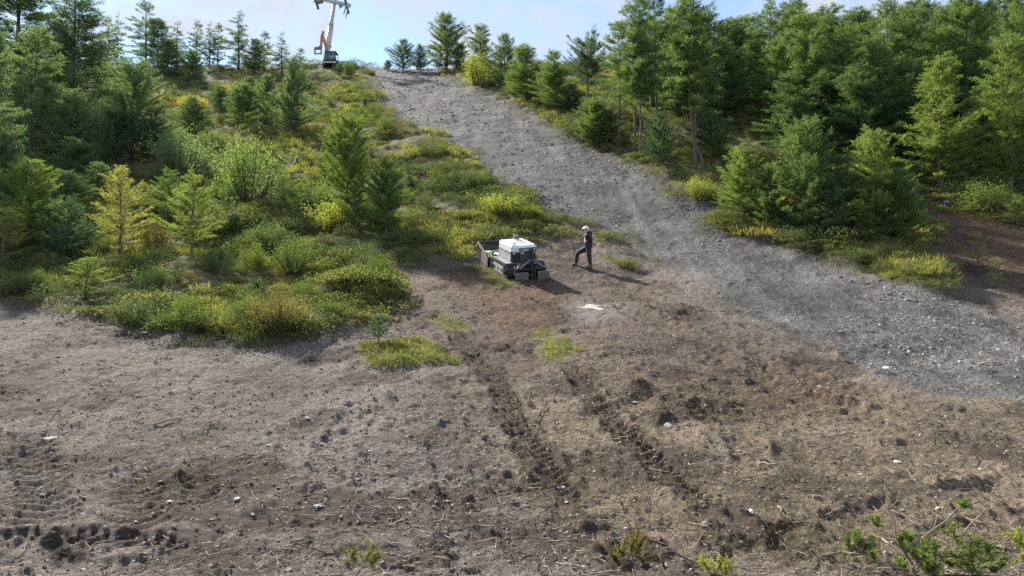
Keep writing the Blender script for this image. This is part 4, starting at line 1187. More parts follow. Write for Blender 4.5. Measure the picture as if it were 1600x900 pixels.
# twigs and wood chips
def twig(seed, mat, L=0.35):
    g = np.random.default_rng(seed); mb = MB()
    p = [np.zeros(3)]
    for _ in range(4):
        p.append(p[-1] + np.array([L / 4, g.normal(0, L * 0.05), abs(g.normal(0, L * 0.03))]))
    mb.tube(p, [0.007, 0.007, 0.006, 0.005, 0.003], 4)
    if seed % 2:
        mb.tube([p[2], p[2] + np.array([L * .2, L * .14, L * .05])], [0.004, 0.002], 3)
    return mb.mesh('twig', M[mat])
x, y, g = sample(15000, 7.4, 40, 940)
k = (grid_val(soil, x, y) > 0.6) & (fbm(x, y, 2.5, 2, 941) > -0.12)
x, y = x[k], y[k]; n = len(x)
P = np.stack([x, y, ground_z(x, y) + 0.006], -1)
s = 0.25 + 0.75 * g.random(n) ** 2
scatter('twig_litter', 'broken twigs and wood chips scattered over the worked earth', 'litter', [twig(700 + k, 'wood' if k < 3 else 'wood_dark') for k in range(5)],
        P, euler(n, g, 0.10), np.stack([s, s * 1.2, s * 1.2], -1), g.integers(0, 5, n))

# ------------------------------------------------------------------ the tracked machine on the slope
def slope_frame(x, y, heading):
    """rotation with z along the slope normal and y along the heading (radians left of +Y)"""
    e = 0.6
    zx = float(base_z(x + e, y) - base_z(x - e, y)) / (2 * e); zy = float(base_z(x, y + e) - base_z(x, y - e)) / (2 * e)
    n = Vector((-zx, -zy, 1)).normalized()
    f = Vector((-math.sin(heading), math.cos(heading), 0))
    f = (f - n * f.dot(n)).normalized()
    r = f.cross(n)
    return Matrix((r, f, n)).transposed()

mxy = at(826, 436)
m_rot = slope_frame(mxy[0], mxy[1], R(21))
m_loc = Vector((mxy[0], mxy[1], float(base_z(*mxy)))) + m_rot @ Vector((-0.06, 1.05, 0.0))
zs = [float(ground_z(*(m_loc + m_rot @ Vector((a, b, 0)))[:2])[0]) - (m_loc + m_rot @ Vector((a, b, 0))).z for a in (-.7, .7) for b in (-.9, -.3, .3, .9)]
m_loc.z += float(np.mean(zs)) - 0.01
mach = empty('tracked_mulcher', m_loc, m_rot.to_quaternion())
mach.scale = (0.97, 0.97, 0.90)
tag(mach, 'white and black tracked remote controlled mulching machine working uphill', 'mulcher')

def stadium(L, H, lowfrac=0.72, n=9):
    """side outline of a track: long flat bottom, rounded ends"""
    r = H / 2; out = []
    for k in range(n + 1):
        t = -math.pi / 2 + math.pi * k / n
        out.append((L / 2 - r + r * math.cos(t), r + r * math.sin(t)))
    for k in range(n + 1):
        t = math.pi / 2 + math.pi * k / n
        out.append((-L / 2 + r + r * math.cos(t), r + r * math.sin(t)))
    return out

def offset_loop(lp, d):
    o = []
    for i in range(len(lp)):
        a, b, c = Vector(lp[i - 1]), Vector(lp[i]), Vector(lp[(i + 1) % len(lp)])
        t = (c - a).normalized(); o.append((b.x - t.y * d, b.y + t.x * d))
    return o

TRK_L, TRK_H, TRK_W = 2.05, 0.62, 0.34
for sx in (-1, 1):
    cx = sx * 0.69
    lp = stadium(TRK_L, TRK_H)
    tr_ = MB()
    inner = offset_loop(lp, 0.05)
    n_ = len(lp); x0, x1 = cx - TRK_W / 2, cx + TRK_W / 2
    vsl = [(x0, *p) for p in lp] + [(x1, *p) for p in lp] + [(x0, *p) for p in inner] + [(x1, *p) for p in inner]
    fcs = []
    for i in range(n_):
        j = (i + 1) % n_
        fcs += [(i, j, j + n_, i + n_), (i + 2 * n_, i + 3 * n_, j + 3 * n_, j + 2 * n_), (i, i + 2 * n_, j + 2 * n_, j), (i + n_, j + n_, j + 3 * n_, i + 3 * n_)]
    tr_.add(vsl, fcs)
    # cleats round the belt
    per = []
    for i in range(n_):
        a, b = Vector(lp[i]), Vector(lp[(i + 1) % n_]); per.append((a, b, (b - a).length))
    tot = sum(p[2] for p in per); ncl = 42
    for k in range(ncl):
        s_ = tot * k / ncl
        for a, b, L_ in per:
            if s_ <= L_:
                p = a + (b - a) * (s_ / L_); d = (b - a).normalized(); break
            s_ -= L_
        ang = math.atan2(d.y, d.x)
        rot = Matrix.Rotation(ang, 3, 'X')
        nrm = Vector((0, d.y, -d.x))
        tr_.box((cx, p.x + nrm.y * 0.018, p.y + nrm.z * 0.018), (TRK_W * 0.98, 0.05, 0.045), rot)
    tk = tr_.build('track', M['rubber'], mach)
    # outer cover plate with slots, rollers and drive wheels
    xo = cx + sx * (TRK_W / 2 - 0.02)
    cv = MB()
    pl = [(-0.70, 0.10), (0.66, 0.10), (0.80, 0.24), (0.76, 0.44), (0.58, 0.50), (-0.56, 0.50), (-0.78, 0.42), (-0.84, 0.26)]
    cv.prism(pl, 'x', xo - 0.012 + sx * 0.03, xo + 0.012 + sx * 0.03)
    cv.build('side_plate', M['panel'], tk)
    wh = MB()
    for yy, zz, rr_ in ((-0.72, 0.31, 0.20), (0.72, 0.31, 0.20)):
        wh = MB(); wh.tube([(xo - 0.05, yy, zz), (xo + sx * 0.055, yy, zz)], rr_, 18)
        wh.tube([(xo, yy, zz), (xo + sx * 0.085, yy, zz)], 0.07, 12)
        wh.build('wheel', M['black'], tk)
    for yy in (-0.38, 0.0, 0.38):
        wh = MB(); wh.prism([(yy - 0.06, 0.22), (yy + 0.06, 0.22), (yy + 0.06, 0.38), (yy - 0.06, 0.38)], 'x', xo + sx * 0.02, xo + sx * 0.046)
        wh.build('slot', M['black'], tk)
    for yy in (-0.45, -0.15, 0.15, 0.45):
        wh = MB(); wh.tube([(xo - sx * 0.1, yy, 0.10), (xo + sx * 0.05, yy, 0.10)], 0.085, 12)
        wh.build('roller', M['dustgrey'], tk)
    fd = MB(); fd.box((cx - sx * 0.02, 0.02, TRK_H + 0.045), (TRK_W * 0.92, 1.62, 0.03), None, 0, 0.008)
    fd.build('track_guard', M['band'], mach)
ch = MB()
ch.box((0, 0, 0.42), (0.98, 1.75, 0.42), None, 0, 0.02)
ch.build('chassis', M['black'], mach)
# hood: chamfered rear corners, sloping rear edge
hd = MB()
HX, HZ0, HZ1, HY0, HY1 = 0.54, 0.62, 1.46, -0.90, 0.74
ol = [(-HX, HY0 + 0.28), (-HX + 0.27, HY0), (HX - 0.10, HY0), (HX, HY0 + 0.12), (HX, HY1), (-HX, HY1)]
n_ = len(ol)
def ring(z, inset=0.0):
    return [((x - math.copysign(inset, x)), (y + inset if y < 0 else y - inset), z) for x, y in ol]
# upper cap (white)
rows = [ring(1.16), ring(1.36), ring(1.46, 0.07)]
vsl = sum(rows, [])
fcs = []
for k in range(2):
    for i in range(n_):
        j = (i + 1) % n_
        if k == 0 and i in (1,):
            continue
        fcs.append((k * n_ + i, k * n_ + j, (k + 1) * n_ + j, (k + 1) * n_ + i))
fcs.append(tuple(range(2 * n_, 3 * n_)))
fcs.append(tuple(reversed(range(n_))))
hd.add(vsl, fcs)
hood = hd.build('hood', M['white'], mach)
sp = MB()
sp.box((-HX + 0.006, 0.10, 0.90), (0.03, 1.36, 0.52), None, 0, 0.006)
sp.build('side_panel', M['panel'], mach)
sp = MB(); sp.box((HX - 0.006, 0.02, 0.90), (0.03, 1.48, 0.52), None, 0, 0.006)
sp.build('side_panel', M['panel'], mach)
for k, (yy, zz) in enumerate([(-0.50, 1.08), (-0.50, 0.74), (-0.08, 1.08), (-0.08, 0.74), (0.34, 1.08), (0.34, 0.74), (0.70, 1.08), (0.70, 0.74)]):
    b_ = MB(); b_.tube([(-HX - 0.004, yy, zz), (-HX - 0.026, yy, zz)], 0.024, 8)
    b_.build('bolt', M['black'], mach)
bd = MB(); bd.prism([(x * 0.965, y * 0.97) for x, y in ol], 'z', 0.60, 1.158)
bd.build('engine_body', M['black'], mach)
ft = MB(); ft.prism([(-HX - 0.02, HY0 + 0.26), (-HX + 0.26, HY0 - 0.02), (HX - 0.1, HY0 - 0.02), (HX + 0.02, HY0 + 0.1), (HX + 0.02, HY1), (-HX - 0.02, HY1)], 'z', 0.595, 0.64)
ft.build('lower_rim', M['panel'], mach)
# vents and cap on the hood
for k in range(4):
    v_ = MB(); v_.box((0.14, -0.50 + 0.24 * k, 1.463), (0.52, 0.075, 0.012), None, 0, 0.004)
    v_.build('vent', M['band'], hood)
v_ = MB(); v_.tube([(-0.30, -0.42, 1.44), (-0.30, -0.42, 1.485)], 0.075, 16); v_.build('filler_cap', M['black'], hood)
v_ = MB(); v_.tube([(-0.40, -0.10, 1.44), (-0.40, -0.10, 1.475)], 0.03, 10); v_.build('small_cap', M['band'], hood)
v_ = MB(); v_.box((0.20, 0.62, 1.53), (0.17, 0.17, 0.20), None, 0, 0.015); v_.box((0.10, 0.62, 1.56), (0.05, 0.15, 0.26), None, 0, 0.008)
v_.build('exhaust_box', M['dustgrey'], hood)
# rear: grey band with lettering, radiator slats, lamps
yb = HY0 - 0.004
rb = MB(); rb.box((0.085, yb - 0.006, 1.255), (0.78, 0.03, 0.205), None, 0, 0.006)
band = rb.build('rear_band', M['band'], mach)
lt = MB()
cur = -0.14
for w_, parts in ((0.06, ((0, 0, .02, .07), (0, 0, .05, .02))), (0.05, ((0, 0, .045, .02), (0, .05, .045, .02), (0, 0, .018, .07))), (0.06, ((0, 0, .018, .07), (.034, 0, .018, .07), (0, .05, .05, .02))),
                  (0.06, ((0, 0, .018, .07), (0, .05, .05, .02), (0, .025, .04, .018))), (0.05, ((0, .025, .05, .02),)), (0.06, ((0, 0, .018, .07), (.034, 0, .018, .07), (0, .025, .05, .018))), (0.06, ((0, 0, .05, .02), (.016, 0, .018, .07))), (0.06, ((0, 0, .018, .07), (0, 0, .05, .02), (0, .05, .05, .02)))):
    for a, b, c, d in parts:
        lt.box((cur + a + c / 2, yb - 0.025, 1.225 + b + d / 2), (c, 0.006, d))
    cur += w_ + 0.012
lt.build('lettering', M['letter'], band)
for k in range(9):
    v_ = MB(); v_.box((0.10, yb - 0.012, 0.72 + 0.046 * k), (0.66, 0.03, 0.018), Matrix.Rotation(R(25), 3, 'X'))
    v_.build('grille_slat', M['band'], mach)
for xx in (-0.16, 0.34):
    v_ = MB(); v_.box((xx, yb - 0.025, 1.118), (0.13, 0.03, 0.04), None, 0, 0.006); v_.build('tail_lamp', M['lens'], mach)
v_ = MB(); v_.tube([(-0.43, -0.70, 1.10), (-0.455, -0.727, 1.10)], 0.045, 12); v_.build('work_lamp', M['lens'], mach)
# rear linkage: mast, two struts, cross bar, lower arms and two perforated anchor plates
lk = MB(); lk.box((0.20, -1.06, 0.90), (0.13, 0.12, 0.86), None, 0, 0.012); lk.box((0.20, -1.06, 1.33), (0.10, 0.10, 0.06)); lk.build('mast', M['black'], mach)
for a, b in (((0.14, -1.08, 0.82), (-0.40, -1.20, 0.50)), ((0.26, -1.08, 0.82), (0.74, -1.20, 0.46))):
    v_ = MB(); v_.tube([a, b], [0.045, 0.055], 8); v_.build('strut', M['dustgrey'], mach)
v_ = MB(); v_.tube([(-0.62, -1.20, 0.44), (0.80, -1.20, 0.44)], 0.055, 10); v_.box((0.1, -1.0, 0.44), (0.9, 0.3, 0.12), None, 0, 0.01); v_.build('cross_bar', M['black'], mach)
v_ = MB(); v_.tube([(-0.62, -1.22, 0.62), (-0.62, -1.22, 0.22), (-0.5, -1.24, 0.18), (0.05, -1.24, 0.18)], 0.035, 8); v_.build('bent_bar', M['dustgrey'], mach)
v_ = MB(); v_.box((-0.44, -1.16, 0.53), (0.09, 0.10, 0.20), Matrix.Rotation(R(25), 3, 'Y'), 0, 0.01); v_.build('hook', M['rustpink'], mach)
v_ = MB(); v_.box((0.14, -1.22, 0.26), (0.10, 0.10, 0.52), None, 0, 0.01); v_.box((0.26, -1.24, 0.26), (0.08, 0.08, 0.5), None, 0, 0.01); v_.build('lower_arm', M['black'], mach)
for x0, x1 in ((-0.62, -0.06), (0.38, 0.90)):
    pl_ = MB()
    pl_.box(((x0 + x1) / 2, -1.30, 0.16), (x1 - x0, 0.10, 0.34), None, 0, 0.012)
    plate = pl_.build('anchor_plate', M['dustgrey'], mach)
    hl = MB()
    for a in range(7):
        for b in range(4):
            xx = x0 + (x1 - x0) * (a + 0.7 + 0.35 * (b % 2)) / 7.8; zz = 0.045 + 0.075 * b
            hl.tube([(xx, -1.349, zz), (xx, -1.356, zz)], 0.022, 6)
    hl.build('perforation', M['black'], plate)
    for a in range(8):
        t_ = MB(); xx = x0 + (x1 - x0) * (a + 0.5) / 8; t_.prism([(xx - 0.02, 0.02), (xx + 0.02, 0.02), (xx, -0.09)], 'y', -1.33, -1.29)
        t_.build('tooth', M['steel'], plate)
for pts_ in ([(-0.30, -0.90, 0.95), (-0.36, -1.02, 0.80), (-0.22, -1.12, 0.62), (-0.05, -1.14, 0.50)], [(0.44, -0.90, 0.92), (0.52, -1.04, 0.76), (0.40, -1.14, 0.60), (0.30, -1.16, 0.46)], [(0.05, -0.90, 0.80), (0.0, -1.02, 0.70), (0.10, -1.10, 0.56)]):
    v_ = MB(); v_.tube(pts_, 0.022, 7); v_.build('hose', M['black'], mach, True)
for zz in (0.74, 1.07):
    v_ = MB(); v_.box((-HX - 0.012, 0.10, zz), (0.006, 1.30, 0.012)); v_.build('panel_seam', M['black'], mach)
# front: mulching head with push frame
fy = 1.55
for sx in (-1, 1):
    v_ = MB(); v_.tube([(sx * 0.40, 0.80, 0.62), (sx * 0.48, 1.20, 0.70), (sx * 0.55, 1.45, 0.60)], 0.07, 8); v_.build('lift_arm', M['white'] if sx < 0 else M['dustgrey'], mach)
v_ = MB(); v_.tube([(0, 0.8, 0.85), (0, 1.45, 0.80)], 0.05, 8); v_.build('tilt_cylinder', M['steel'], mach)
ho = MB()
prof_ = [(1.28, 0.12), (1.25, 0.52), (1.42, 0.74), (1.80, 0.74), (1.98, 0.50), (1.98, 0.30)]
ho.prism(prof_, 'x', -0.88, 0.88)
head = ho.build('mulcher_housing', M['black'], mach)
for sx in (-1, 1):
    v_ = MB(); v_.prism([(1.22, 0.16), (1.20, 0.54), (1.40, 0.77), (1.82, 0.77), (2.0, 0.50), (2.0, 0.26)], 'x', sx * 0.905 - 0.02, sx * 0.905 + 0.02)
    v_.build('side_cheek', M['rustpink'], head)
v_ = MB(); v_.box((-0.74, 1.55, 0.748), (0.22, 0.34, 0.012)); v_.build('warning_sticker', M['lime'], head)
v_ = MB(); v_.box((-0.74, 1.335, 0.63), (0.22, 0.25, 0.012), Matrix.Rotation(R(52), 3, 'X')); v_.build('warning_sticker', M['lime'], head)
v_ = MB(); v_.tube([(-0.85, 1.72, 0.26), (0.85, 1.72, 0.26)], 0.17, 14); rotor = v_.build('rotor', M['steel'], head)
for k in range(18):
    a_ = k * 2.1; v_ = MB(); xx = -0.8 + 1.6 * k / 17
    v_.box((xx, 1.72 + 0.19 * math.cos(a_), 0.26 + 0.19 * math.sin(a_)), (0.06, 0.07, 0.07), Matrix.Rotation(a_, 3, 'X'), 0, 0.008)
    v_.build('hammer', M['dustgrey'], rotor)
v_ = MB(); v_.tube([(-0.88, 2.62, 0.98), (0.88, 2.62, 0.98)], 0.062, 10); v_.build('push_bar', M['black'], head)
for sx in (-1, 1):
    v_ = MB(); v_.box((sx * 0.86, 2.16, 0.84), (0.07, 1.00, 0.13), Matrix.Rotation(R(20), 3, 'X'), 0, 0.012)
    v_.box((sx * 0.86, 1.98, 0.66), (0.055, 0.10, 0.36), Matrix.Rotation(R(14), 3, 'X'), 0, 0.008)
    v_.build('push_arm', M['dustgrey'], head)

# ------------------------------------------------------------------ the person beside it
px_, py_ = at(922, 417)
p_loc = Vector((px_, py_, float(ground_z(px_, py_)[0])))
person = empty('person', p_loc)
tag(person, 'person in dark jacket and trousers with white helmet, one foot up, holding a remote control', 'person')
def gz_rel(dx, dy):
    return float(ground_z(px_ + dx, py_ + dy)[0]) - p_loc.z
FY = 0.34
fz = max(gz_rel(-0.62, FY), 0.10)
SK, ED, RAD, PART = [], [], [], []
def joint(p, r, parent=None, part=0):
    SK.append(p); RAD.append(r); PART.append(part)
    if parent is not None:
        ED.append((parent, len(SK) - 1))
    return len(SK) - 1
# parts: 0 jacket, 1 trousers, 2 skin, 3 boots
pel = joint((-0.07, 0.02, 0.93), (0.175, 0.15), None, 1)
wai = joint((-0.06, 0.02, 1.10), (0.185, 0.155), pel, 0)
che = joint((-0.07, 0.02, 1.30), (0.215, 0.165), wai, 0)
sho = joint((-0.07, 0.02, 1.44), (0.150, 0.105), che, 0)
nek = joint((-0.10, 0.02, 1.52), 0.062, sho, 2)
hed = joint((-0.14, 0.02, 1.62), (0.086, 0.098), nek, 2)
hd2 = joint((-0.15, 0.02, 1.71), (0.085, 0.100), hed, 2)
hd3 = joint((-0.148, 0.02, 1.765), (0.055, 0.065), hd2, 2)
nos = joint((-0.245, 0.02, 1.635), 0.014, hed, 2)
for sy in (-1, 1):
    y0 = 0.02 + sy * 0.10
    hip = joint((-0.07, y0, 0.88), 0.105, pel, 1)
    if sy > 0:     # raised leg, on the uphill side
        kn = joint((-0.50, FY * 0.75, 0.56 + fz * 0.9), 0.070, hip, 1)
        cf = joint((-0.55, FY * 0.95, 0.34 + fz), 0.064, kn, 1)
        an = joint((-0.57, FY, 0.11 + fz), 0.054, cf, 1)
        hl_ = joint((-0.56, FY, 0.045 + fz), 0.048, an, 3)
        joint((-0.68, FY, 0.042 + fz), 0.047, hl_, 3); joint((-0.78, FY, 0.032 + fz), 0.036, len(SK) - 1, 3)
    else:
        kn = joint((-0.045, y0 - 0.01, 0.49), 0.070, hip, 1)
        cf = joint((-0.02, y0 - 0.02, 0.30), 0.064, kn, 1)
        an = joint((0.0, y0 - 0.02, 0.11), 0.054, cf, 1)
        hl_ = joint((0.01, y0 - 0.02, 0.045), 0.048, an, 3)
        joint((-0.11, y0 - 0.02, 0.042), 0.047, hl_, 3); joint((-0.21, y0 - 0.02, 0.032), 0.036, len(SK) - 1, 3)
    sh = joint((-0.06, 0.02 + sy * 0.19, 1.40), 0.078, sho, 0)
    el = joint((0.06, 0.02 + sy * 0.26, 1.16), 0.062, sh, 0)
    wr = joint((-0.17, 0.02 + sy * 0.17, 1.10), 0.040, el, 0)
    pm = joint((-0.24, 0.02 + sy * 0.145, 1.10), (0.034, 0.020), wr, 2)
    for k in range(4):
        f1 = joint((-0.29 + 0.006 * k, 0.02 + sy * (0.150 - 0.022 * k), 1.115 - 0.008 * k), 0.0095, pm, 2)
        joint((-0.325 + 0.006 * k, 0.02 + sy * (0.140 - 0.024 * k), 1.085), 0.0085, f1, 2)
    t1 = joint((-0.255, 0.02 + sy * 0.105, 1.135), 0.011, pm, 2)
    joint((-0.285, 0.02 + sy * 0.075, 1.140), 0.0095, t1, 2)
sme = bpy.data.meshes.new('body')
sme.from_pydata(SK, ED, [])
body = bpy.data.objects.new('body', sme); COL.objects.link(body)
md = body.modifiers.new('skin', 'SKIN'); md.use_smooth_shade = True
for v, r in zip(sme.skin_vertices[0].data, RAD):
    k_ = 1.28 if (max(r) if hasattr(r, '__len__') else r) > 0.1 else 1.5 if (max(r) if hasattr(r, '__len__') else r) > 0.035 else 1.1
    v.radius = (r[0] * k_, r[1] * k_) if hasattr(r, '__len__') else (r * k_, r * k_)
sme.skin_vertices[0].data[0].use_root = True
body.modifiers.new('sub', 'SUBSURF').levels = 1
dg = bpy.context.evaluated_depsgraph_get()
bme = bpy.data.meshes.new_from_object(body.evaluated_get(dg))
body.modifiers.clear(); body.data = bme; body.parent = person
bme.materials.clear()
for k in ('navy', 'trouser', 'skin', 'boot'):
    bme.materials.append(M[k])
sk = np.array(SK); rad_ = np.array([max(r) if hasattr(r, '__len__') else r for r in RAD])
mids = np.array([(sk[a] + sk[b]) / 2 for a, b in ED]); mpart = np.array([PART[b] for a, b in ED])
allp = np.vstack([sk, mids]); allk = np.concatenate([PART, mpart])
for pol in bme.polygons:
    c = np.array(pol.center)
    k = int(allk[np.argmin(((allp - c) ** 2).sum(1))])
    if k == 1 and c[2] > 0.98: k = 0
    if c[2] > 0.80 and c[2] < 1.05 and k == 1 and c[0] > -0.25: k = 0
    pol.material_index = k; pol.use_smooth = True
# helmet, hood of the jacket, vest front, eyes
hm = MB()
hv, hf = [], []
for i in range(7):
    ph = math.pi / 2 * i / 6
    for k in range(16):
        t_ = 2 * math.pi * k / 16
        rx = 0.128 * math.cos(ph) + (0.045 if (i == 0 and math.cos(t_) < -0.6) else 0.0)
        hv.append((-0.155 + rx * math.cos(t_) * 1.08, 0.02 + 0.112 * math.cos(ph) * math.sin(t_), 1.685 + 0.135 * math.sin(ph)))
for i in range(6):
    for k in range(16):
        k2 = (k + 1) % 16
        hf.append((i * 16 + k, i * 16 + k2, (i + 1) * 16 + k2, (i + 1) * 16 + k))
hm.add(hv, hf); hm.build('helmet', M['helmet'], person, True)
v_ = MB(); v_.tube([(-0.20, 0.02, 1.52), (-0.13, 0.10, 1.53), (-0.02, 0.09, 1.53), (0.03, 0.02, 1.52), (-0.02, -0.05, 1.53), (-0.13, -0.06, 1.53), (-0.20, 0.02, 1.52)], [0.03, 0.04, 0.06, 0.075, 0.06, 0.04, 0.03], 8)
v_.build('jacket_hood', M['navy'], person, True)
v_ = MB(); v_.box((-0.215, -0.02, 1.28), (0.03, 0.17, 0.26), Matrix.Rotation(R(8), 3, 'Y'), 0, 0.014); v_.build('vest_front', M['greycloth'], person)
for sy in (-1, 1):
    v_ = MB(); v_.tube([(-0.226, 0.02 + sy * 0.034, 1.665), (-0.236, 0.02 + sy * 0.034, 1.665)], 0.012, 8); v_.build('eye', M['black'], person)
    v_ = MB(); v_.box((-0.13, 0.02 + sy * 0.098, 1.645), (0.04, 0.018, 0.06), None, 0, 0.008); v_.build('ear', M['skin'], person)
v_ = MB(); v_.box((-0.232, 0.02, 1.585), (0.012, 0.045, 0.012), None, 0, 0.004); v_.build('mouth', M['rustpink'], person)
rc = empty('remote_control', p_loc + Vector((-0.31, 0.02, 1.10)))
tag(rc, 'dark hand held remote control box carried at the waist by the person', 'remote control')
v_ = MB(); v_.box((0, 0, 0), (0.13, 0.20, 0.07), None, 0, 0.015); v_.build('case', M['black'], rc)
for sy in (-1, 1):
    v_ = MB(); v_.tube([(0, sy * 0.06, 0.03), (0, sy * 0.06, 0.085)], [0.010, 0.014], 8); v_.build('joystick', M['greycloth'], rc)

# ------------------------------------------------------------------ excavator and lift tower on the brow
def brow(px, Y):
    x = (px - 800) / F * Y * 1.045
    return x, Y
ex_s = 1.0
EY = 113.0
exx = pix(517, 100, EY).x
ez = float(base_z(exx, EY)) + 0.25
exz = max(ez, pix(517, 103, EY).z) - 0.55
exc = empty('excavator', (exx, EY, exz))
tag(exc, 'orange boomed excavator with dark cab on the brow below the lift tower', 'excavator')
for sx in (-1, 1):
    v_ = MB(); v_.prism(stadium(2.6, 0.62), 'x', sx * 0.85 - 0.2, sx * 0.85 + 0.2)
    v_.build('track', M['rubber'], exc)
v_ = MB(); v_.box((0, 0, 0.68), (1.0, 1.4, 0.2), None, 0, 0.03); v_.build('turntable', M['black'], exc)
v_ = MB(); v_.box((0.05, 0.2, 1.0), (2.1, 2.3, 0.5), None, 0, 0.08); v_.build('upper_body', M['teal'], exc)
v_ = MB(); v_.box((0.05, -0.97, 0.80), (2.0, 0.06, 0.14), None, 0, 0.02); v_.build('bumper', M['letter'], exc)
v_ = MB(); v_.box((0.6, 0.9, 1.35), (1.0, 1.0, 0.35), None, 0, 0.1); v_.build('counterweight', M['teal'], exc)
cab = MB()
CX0, CX1, CY0, CY1, CZ0, CZ1 = -0.60, 0.95, -0.95, 0.55, 1.15, 2.45
for xx in (CX0, 0.18, CX1):
    for yy in (CY0, CY1):
        cab.box((xx, yy, (CZ0 + CZ1) / 2), (0.10, 0.10, CZ1 - CZ0), None, 0, 0.01)
cab.box(((CX0 + CX1) / 2, (CY0 + CY1) / 2, CZ1 + 0.03), (CX1 - CX0 + 0.16, CY1 - CY0 + 0.16, 0.14), None, 0, 0.05)
cab.box(((CX0 + CX1) / 2, (CY0 + CY1) / 2, CZ0 + 0.12), (CX1 - CX0 + 0.06, CY1 - CY0 + 0.06, 0.26), None, 0, 0.02)
cabo = cab.build('cab', M['teal'], exc)
for a, b in ((CX0, 0.18), (0.18, CX1)):
    v_ = MB(); v_.box(((a + b) / 2, CY0 + 0.01, 1.92), (b - a - 0.1, 0.02, 0.98)); v_.build('window', M['glass'], cabo)
v_ = MB(); v_.box(((0.55), -0.2, 1.55), (0.45, 0.45, 0.6), None, 0, 0.08); v_.build('seat', M['black'], cabo)
def beam(name, pts, w, mat, par):
    v_ = MB()
    for a, b in zip(pts[:-1], pts[1:]):
        a, b = Vector(a), Vector(b); d = b - a
        rot = d.to_track_quat('Z', 'Y').to_matrix()
        v_.box((a + b) / 2, (w, w * 1.3, d.length + w * 0.4), rot, 0, 0.03)
    return v_.build(name, M[mat], par)
bm_ = beam('boom', [(-0.45, 0.0, 1.35), (-0.55, -0.5, 3.1), (-1.25, -0.6, 5.25)], 0.34, 'orange', exc)
beam('boom_cylinder', [(-0.30, -0.2, 1.5), (-0.62, -0.75, 3.4)], 0.14, 'steel', bm_)
st_ = beam('stick', [(-1.05, -0.62, 5.75), (-1.32, -0.62, 4.8), (-1.40, -0.62, 3.25)], 0.26, 'orange', exc)
beam('stick_cylinder', [(-0.98, -0.55, 4.6), (-1.10, -0.60, 5.6)], 0.12, 'steel', st_)
v_ = MB()
v_.box((-1.85, -0.62, 3.10), (1.05, 0.45, 0.34), None, 0, 0.05)
v_.box((-2.34, -0.62, 2.62), (0.10, 0.55, 0.85), None, 0, 0.02); v_.box((-1.36, -0.62, 2.62), (0.10, 0.55, 0.85), None, 0, 0.02)
v_.box((-1.85, -0.80, 2.24), (1.06, 0.12, 0.14), None, 0, 0.02)
v_.box((-1.55, -0.62, 3.3), (0.4, 0.3, 0.3), None, 0, 0.03)
bk = v_.build('bucket', M['dustgrey'], exc)
for k in range(5):
    v_ = MB(); xx = -2.28 + 0.215 * k; v_.prism([(xx - 0.05, 2.18), (xx + 0.05, 2.18), (xx, 1.96)], 'y', -0.86, -0.74); v_.build('tooth', M['steel'], bk)

TY = 117.0
tb = pix(509, 92, TY); tt_ = pix(524, -6, TY)
tower = empty('lift_tower', (tb.x - 0.25, TY, float(base_z(tb.x, TY)) - 0.3))
tag(tower, 'leaning pale steel ski lift tower with cross arm on the brow', 'lift tower')
def tl(px, py, Y=TY):
    return pix(px, py, Y) - Vector(tower.location)
base_l = Vector((0.0, 0, -0.2))
ax = (tl(524, -6) - base_l)
def along(t): return base_l + ax * t
v_ = MB(); v_.tube([along(0), along(0.30), along(0.42), along(0.60)], [0.46, 0.46, 0.45, 0.42], 20); v_.build('lower_mast', M['tower'], tower, True)
v_ = MB(); v_.tube([along(0.60), along(0.66), along(0.98)], [0.42, 0.30, 0.27], 20); v_.build('upper_mast', M['tower'], tower, True)
for t_, r_ in ((0.34, 0.55), (0.0, 0.6)):
    v_ = MB(); v_.tube([along(t_), along(t_ + 0.010)], r_, 20); v_.build('flange', M['towerdark'], tower)
arm_d = (tl(546, 8) - tl(490, -5)).normalized()
v_ = MB()
a_, b_ = tl(488, -5), tl(548, 9)
v_.box((a_ + b_) / 2, (0.42, 0.5, (b_ - a_).length), (b_ - a_).to_track_quat('Z', 'Y').to_matrix(), 0, 0.03)
v_.build('cross_arm', M['tower'], tower)
v_ = MB(); v_.tube([tl(508, -8), tl(524, -22), tl(540, -3)], 0.10, 8); v_.build('lifting_frame', M['towerdark'], tower)
for pts_, sgn in (([(493, -4), (497, 2)], -1), ([(541, 3), (537, 12)], 1)):
    c0 = tl(*pts_[0]); c1 = tl(*pts_[1])
    v_ = MB()
    v_.box(c0 + Vector((0, 0, -0.15)), (0.25, 4.2, 0.30), Matrix.Rotation(R(-24), 3, 'X'), 0, 0.03)
    v_.box(c0 + Vector((0, 0, -0.55)), (0.18, 3.4, 0.20), Matrix.Rotation(R(-24), 3, 'X'), 0, 0.02)
    tr2 = v_.build('sheave_train', M['towerdark'], tower)
    for k in range(8):
        yy = -1.75 + 0.5 * k
        v_ = MB(); cc = c0 + Vector((0, yy * math.cos(R(24)), -0.35 - yy * math.sin(R(24))))
        v_.tube([cc + Vector((-0.14, 0, 0)), cc + Vector((0.14, 0, 0))], 0.24, 14); v_.build('sheave', M['black'], tr2)
for a_, b_, r_ in (((542, 6), (537, 22), 0.09), ((544, 12), (540, 28), 0.08), ((536, 5), (530, 13), 0.14), ((505, -2), (500, 5), 0.16), ((493, -1), (490, 4), 0.09)):
    v_ = MB(); v_.tube([tl(*a_), tl(*b_)], r_, 6); v_.build('hanging_bar', M['towerdark'], tower)
v_ = MB(); p0 = tl(532, 9); v_.box(p0, (0.55, 0.9, 0.10), Matrix.Rotation(R(20), 3, 'Y'), 0, 0.02); v_.build('work_platform', M['towerdark'], tower)
